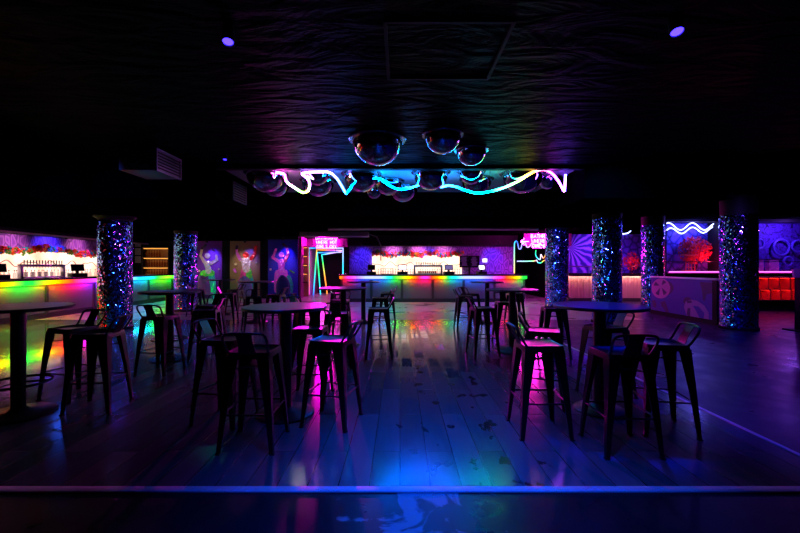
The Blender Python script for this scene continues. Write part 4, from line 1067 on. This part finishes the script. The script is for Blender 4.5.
stools = [
 (-1.62, 3.63, -100, 'black stool side on at the green and magenta table, back towards the sequin columns'),
 (-1.17, 3.15, 0, 'black metal stool with its low back to the viewer at the green and magenta table'),
 (-.62, 3.59, 76, 'black metal stool with magenta lit seat on the aisle side of its table'),
 (-.98, 4.27, 178, 'black metal stool behind the green and magenta table, its back towards the far bar'),
 (1.20, 3.39, -90, 'nearest black stool on the aisle side of the blue lit table'),
 (1.50, 4.09, -112, 'black stool turned diagonally behind the first aisle stool of the blue lit table'),
 (2.28, 4.33, 105, 'black stool half hidden behind the pole of the blue lit table'),
 (2.29, 3.43, 80, 'black stool on the dance floor side of the blue lit table, backrest outermost'),
 (1.73, 3.08, 0, 'darkest stool directly in front of the blue lit table, back to viewer'),
 (-3.58, 4.28, 166, 'black stool behind the table cut by the picture edge, against the rainbow glow'),
 (-3.05, 3.95, 98, 'black stool on the aisle side of the table cut by the picture edge'),
 (-3.24, 5.28, -6, 'black stool, back to the viewer, at the table before the thick sequin column'),
 (-2.98, 6.02, 100, 'black stool on the aisle side of the table before the thick sequin column'),
 (-3.28, 6.72, 172, 'black stool behind the table before the thick sequin column'),
 (-.34, 6.22, 94, 'black stool standing clear on the aisle, pale edge to its seat'),
 (-.90, 5.6, 4, 'black stool, back to the viewer, in front of the magenta lit table'),
 (-1.2, 7.8, 176, 'black stool behind the magenta lit table, its back to the far bar'),
 (-1.72, 7.15, -92, 'black stool on the corridor side of the magenta lit table'),
 (-1.62, 6.35, -128, 'black stool turned diagonally before the magenta lit table, on the corridor side'),
 (-.42, 8.3, 92, 'black stool on the aisle between the magenta lit table and the far bar'),
 (-.32, 9.75, 92, 'black stool on the aisle side of the table at the red bar end'),
 (-1.55, 9.8, -90, 'black stool on the corridor side of the table at the red bar end'),
 (1.33, 6.3, -80, 'black stool on the aisle side of the rainbow sheen table'),
 (1.97, 7.3, 178, 'black stool behind the rainbow sheen table'),
 (2.46, 6.25, 84, 'magenta rimmed black stool on the dance floor side of the rainbow sheen table'),
 (1.46, 8.85, -88, 'black stool standing alone on the aisle before the menu screen'),
 (1.70, 9.5, -60, 'black stool tucked at the aisle side of the table by the menu screen'),
 (2.85, 9.7, 90, 'black stool on the dance floor side of the table by the menu screen'),
 (-3.3, 8.72, 30, 'black stool in front of the dark table by the ochre dancer panel'),
 (-2.92, 9.2, 80, 'black stool on the corridor side of the table by the ochre dancer panel'),
 (-4.28, 9.7, -82, 'black stool on the column side of the table by the ochre dancer panel'),
 (-4.72, 11.2, 80, 'black stool on the corridor side of the table by the purple dancer panel'),
 (-5.9, 11.3, -80, 'black stool on the column side of the table by the purple dancer panel')]
proto = None
for (x, y, a, lab) in stools:
    if proto is None:
        proto = make_stool(); proto.location = (x, y, 0); proto.rotation_euler = (0, 0, R(a)); proto['label'] = lab
    else: dup(proto, (x, y, 0), R(a), lab)

# shell backed high chairs before the dancers
def shell_chair(x, y, a, mat, label):
    t = thing('shell_chair', label, 'chair', (x, y, 0), R(a), 'shell backed chairs by the dancers')
    mb = MB(); prev = None; rows = []
    for k in range(9):
        u = k / 8; w = .26 * math.sqrt(max(0.02, 1 - (max(0, u - .35) / .66) ** 2)); z = .42 + .68 * u; y_ = -.2 - .1 * u
        rows.append([Vector((w * math.sin(th), y_ + .14 * (1 - math.cos(th)), z)) for th in [R(-75 + 150 * j / 12) for j in range(13)]])
    front = [[mb.bm.verts.new(p) for p in r_] for r_ in rows]; backv = [[mb.bm.verts.new(p + Vector((0, -.02, 0))) for p in r_] for r_ in rows]
    for G, f in ((front, 1), (backv, -1)):
        for A, B in zip(G, G[1:]):
            for j in range(12): mb.bm.faces.new((A[j], A[j + 1], B[j + 1], B[j]))
    for j in range(12):
        mb.bm.faces.new((front[0][j], front[0][j + 1], backv[0][j + 1], backv[0][j])); mb.bm.faces.new((front[-1][j], front[-1][j + 1], backv[-1][j + 1], backv[-1][j]))
    for i in range(8):
        for j in (0, 12): mb.bm.faces.new((front[i][j], front[i + 1][j], backv[i + 1][j], backv[i][j]))
    mb.build('backrest', mat, t)
    MB().lathe([(0, .42), (.2, .42), (.24, .44), (.25, .47), (.2, .48), (0, .47)], seg=28).build('seat', mat, t)
    for sx in (-1, 1):
        for sy in (-1, 1): MB().tube([(sx * .13, sy * .13, .43), (sx * .2, sy * .2, 0)], [.014, .01], 8).build('leg', M['stool'], t)
    return t
for px, d, a, mt, lab in ((206, 14.0, 170, 'shell', 'pale shell backed chair in front of the purple dancer panel'), (247, 13.2, 178, 'shell', 'pale shell backed chair in front of the ochre dancer panel'), (284, 14.3, 185, 'shelldark', 'dark blue shell backed chair in front of the blue dancer panel')):
    shell_chair((px - 400) * d / F, d, a - 180, M[mt], lab)

# ------------------------------------------------------------------ light: the hung lamps, plus spots added without fixtures
BL = (.03, .06, 1.)
spot('dance floor spot', A2 + Vector((0, -.05, -.08)), (4.2, 4.6, 0), (.0, .0, 1), 260, 80, .9, .06)
spot('plank floor spot', A1 + Vector((0, -.05, -.08)), (.1, 2.6, 0), (.0, .05, 1), 50, 75, .95, .06)
spot('centre floor fill', (.35, 7.3, 3.3), (.3, 3.3, 0), (.0, .06, 1), 400, 60, 1, .9)  # added blue, stands in for the lit recess mirrored in the floor
spot('walkway fill', (.4, 3.3, 3.3), (.3, 3.8, 0), (.0, .07, 1), 170, 58, 1, .3)  # added to spread blue over the walkway, no fixture
spot('table fill', (2.3, 4.7, 3.3), (1.97, 3.77, 1.04), (.0, .01, 1), 800, 21, .5, .1)  # added to turn this table top blue, no fixture
spot('teal table fill', (-1.5, 4.7, 3.3), (-1.25, 3.75, 1.04), (.0, .4, .45), 450, 18, .9, .1)  # added teal for the stool-ringed table top, no fixture
spot('threshold fill', (.4, 1.5, 3.3), (.35, 2.2, 0), (.0, .06, 1), 560, 62, 1, .08)  # added blue over the metal strip and worn patches, no fixture
spot('dance floor wash', (5.2, 6.5, 3.3), (5.6, 6.3, 0), (.02, .0, 1), 110, 130, .9, .1)
spot('magenta wash', (9.5, 10.5, 2.9), (9.2, 9.0, 0), (.7, .02, .8), 26, 120, .9, .1)
point('graffiti lamp', (12.9, 12.85, 2.7), (.25, .08, 1), 50, .05)
point('mural lamp', (9.8, 12.9, 2.7), (.12, .10, 1), 40, .05)
point('mural red lamp', (10.3, 12.95, 1.6), (1, .03, .1), 22, .05)
spot('leaf mural lamp', (8.4, 15.9, 2.6), (8.6, 17.3, 1.8), (.3, .08, 1), 140, 110, .8, .06)
spot('leaf counter wash', (9.2, 13.9, 2.6), (9.6, 15.8, .5), (1, .15, .6), 160, 60, .8, .05)
point('leaf mural red lamp', (9.9, 16.4, 1.6), (1, .05, .1), 6, .05)
spot('corridor wash', (-3.4, 17.4, 2.6), (-3.4, 17.6, 0), (1, .04, .6), 90, 120, .8, .1)
spot('corridor fill beam', (-3.3, 16.6, 2.6), (-1.5, 6.2, 0), (1, .0, .72), 900, 50, .9, .15)  # added magenta, strengthens the pink sign's streak on the floor
spot('opening fill beam', (5.7, 14.2, 2.6), (2.2, 5.6, 0), (1, .0, .72), 1700, 50, .9, .15)  # added likewise for the arrow sign's streak
spot('opening wash', (6.0, 15.2, 2.6), (6.2, 14.4, 0), (1, .08, .8), 60, 120, .8, .1)
for x, c in ((-8.4, (.6, .5, 1)), (-6.9, (1, .75, .7)), (-5.2, (1, .5, .9))):
    spot('dancer fill', (x, 15.9, 2.5), (x, 17.3, 1.4), c, 60, 50, .8, .05)  # added to brighten the mosaics, no such fitting on the panels
spot('cyan downlight', (-.4, 12.6, 2.72), (-.2, 13.4, 0), (0, .6, 1), 130, 85, .9, .06)
spot('violet downlight', (2.6, 12.6, 2.72), (2.8, 12.9, 0), (.6, .15, 1), 50, 95, .9, .06)
spot('green floor fill', (-8.6, 8.2, 2.5), (-8.2, 8.3, 0), (.06, 1, .02), 420, 80, 1, .06)  # added, stands in for the green bar LED mirrored in the boards
spot('magenta floor fill', (-7.6, 9.6, 2.5), (-7.4, 9.7, 0), (1, .02, .6), 30, 80, .9, .06)  # added magenta on the side floor, no fixture
spot('aqua floor fill', (-5.7, 9.4, 2.7), (-4.8, 7.8, 0), (0, .2, 1), 320, 70, 1, .06)  # added, stands in for the cyan bar LED mirrored in the floor
spot('left floor blue', (-8.3, 9.5, 2.5), (-7.5, 8.8, 0), (.02, .1, 1), 25, 120, .8, .1)
spot('column blue', (3.4, 6.2, 3.2), (5.3, 10.5, 1.5), (.03, .2, 1), 260, 60, .8, .05)  # added for glints on the sequins, no fixture
spot('column cyan', (-4.6, 5.2, 3.2), (-6.5, 9.5, 1.4), (.04, .12, 1), 160, 60, .8, .05)  # another added spot for sequin glints
spot('column magenta', (-5.2, 7.6, 2.6), (-6.46, 8.85, 1.3), (1, .08, .9), 14, 90, .8, .04)  # added close to the column for magenta glints
spot('column violet', (6.1, 6.6, 2.9), (7.7, 8.85, 1.3), (.2, .08, 1), 110, 70, .8, .05)  # added for violet sparkle, nothing hangs here
spot('far column fill', (4.6, 11.6, 2.7), (5.5, 13.6, 1.3), (.08, .10, 1), 170, 80, .8, .05)  # added for sparkle on the far column, no fixture

for x in (-.3, .8, 1.9):
    spot('garland fill', (x, 16.6, 2.28), (x, 17.3, 1.9), (1, .3, .5), 46, 90, .9, .04)  # added to brighten the far flowers, no fixture
for y in (9.5, 12, 14.4):
    spot('garland fill', (-11.2, y, 2.4), (-12, y, 1.95), (1, .3, .5), 46, 90, .9, .04)  # added to brighten the side bar flowers
w = bpy.data.worlds.new('dark'); SC.world = w; w.use_nodes = True
w.node_tree.nodes['Background'].inputs[0].default_value = (0, 0, 0, 1)

# ------------------------------------------------------------------ camera
cam = bpy.data.cameras.new('camera'); cam.sensor_width = 36; cam.lens = 36 * F / 800; cam.clip_start = .05
co = bpy.data.objects.new('camera', cam); COL.objects.link(co); co.location = (0, 0, CH); co.rotation_euler = (PI / 2, 0, 0)
SC.camera = co
SC.view_settings.view_transform = 'Standard'; SC.view_settings.look = 'None'
SC.view_settings.exposure = 0; SC.view_settings.gamma = 1; SC.view_settings.use_curve_mapping = False
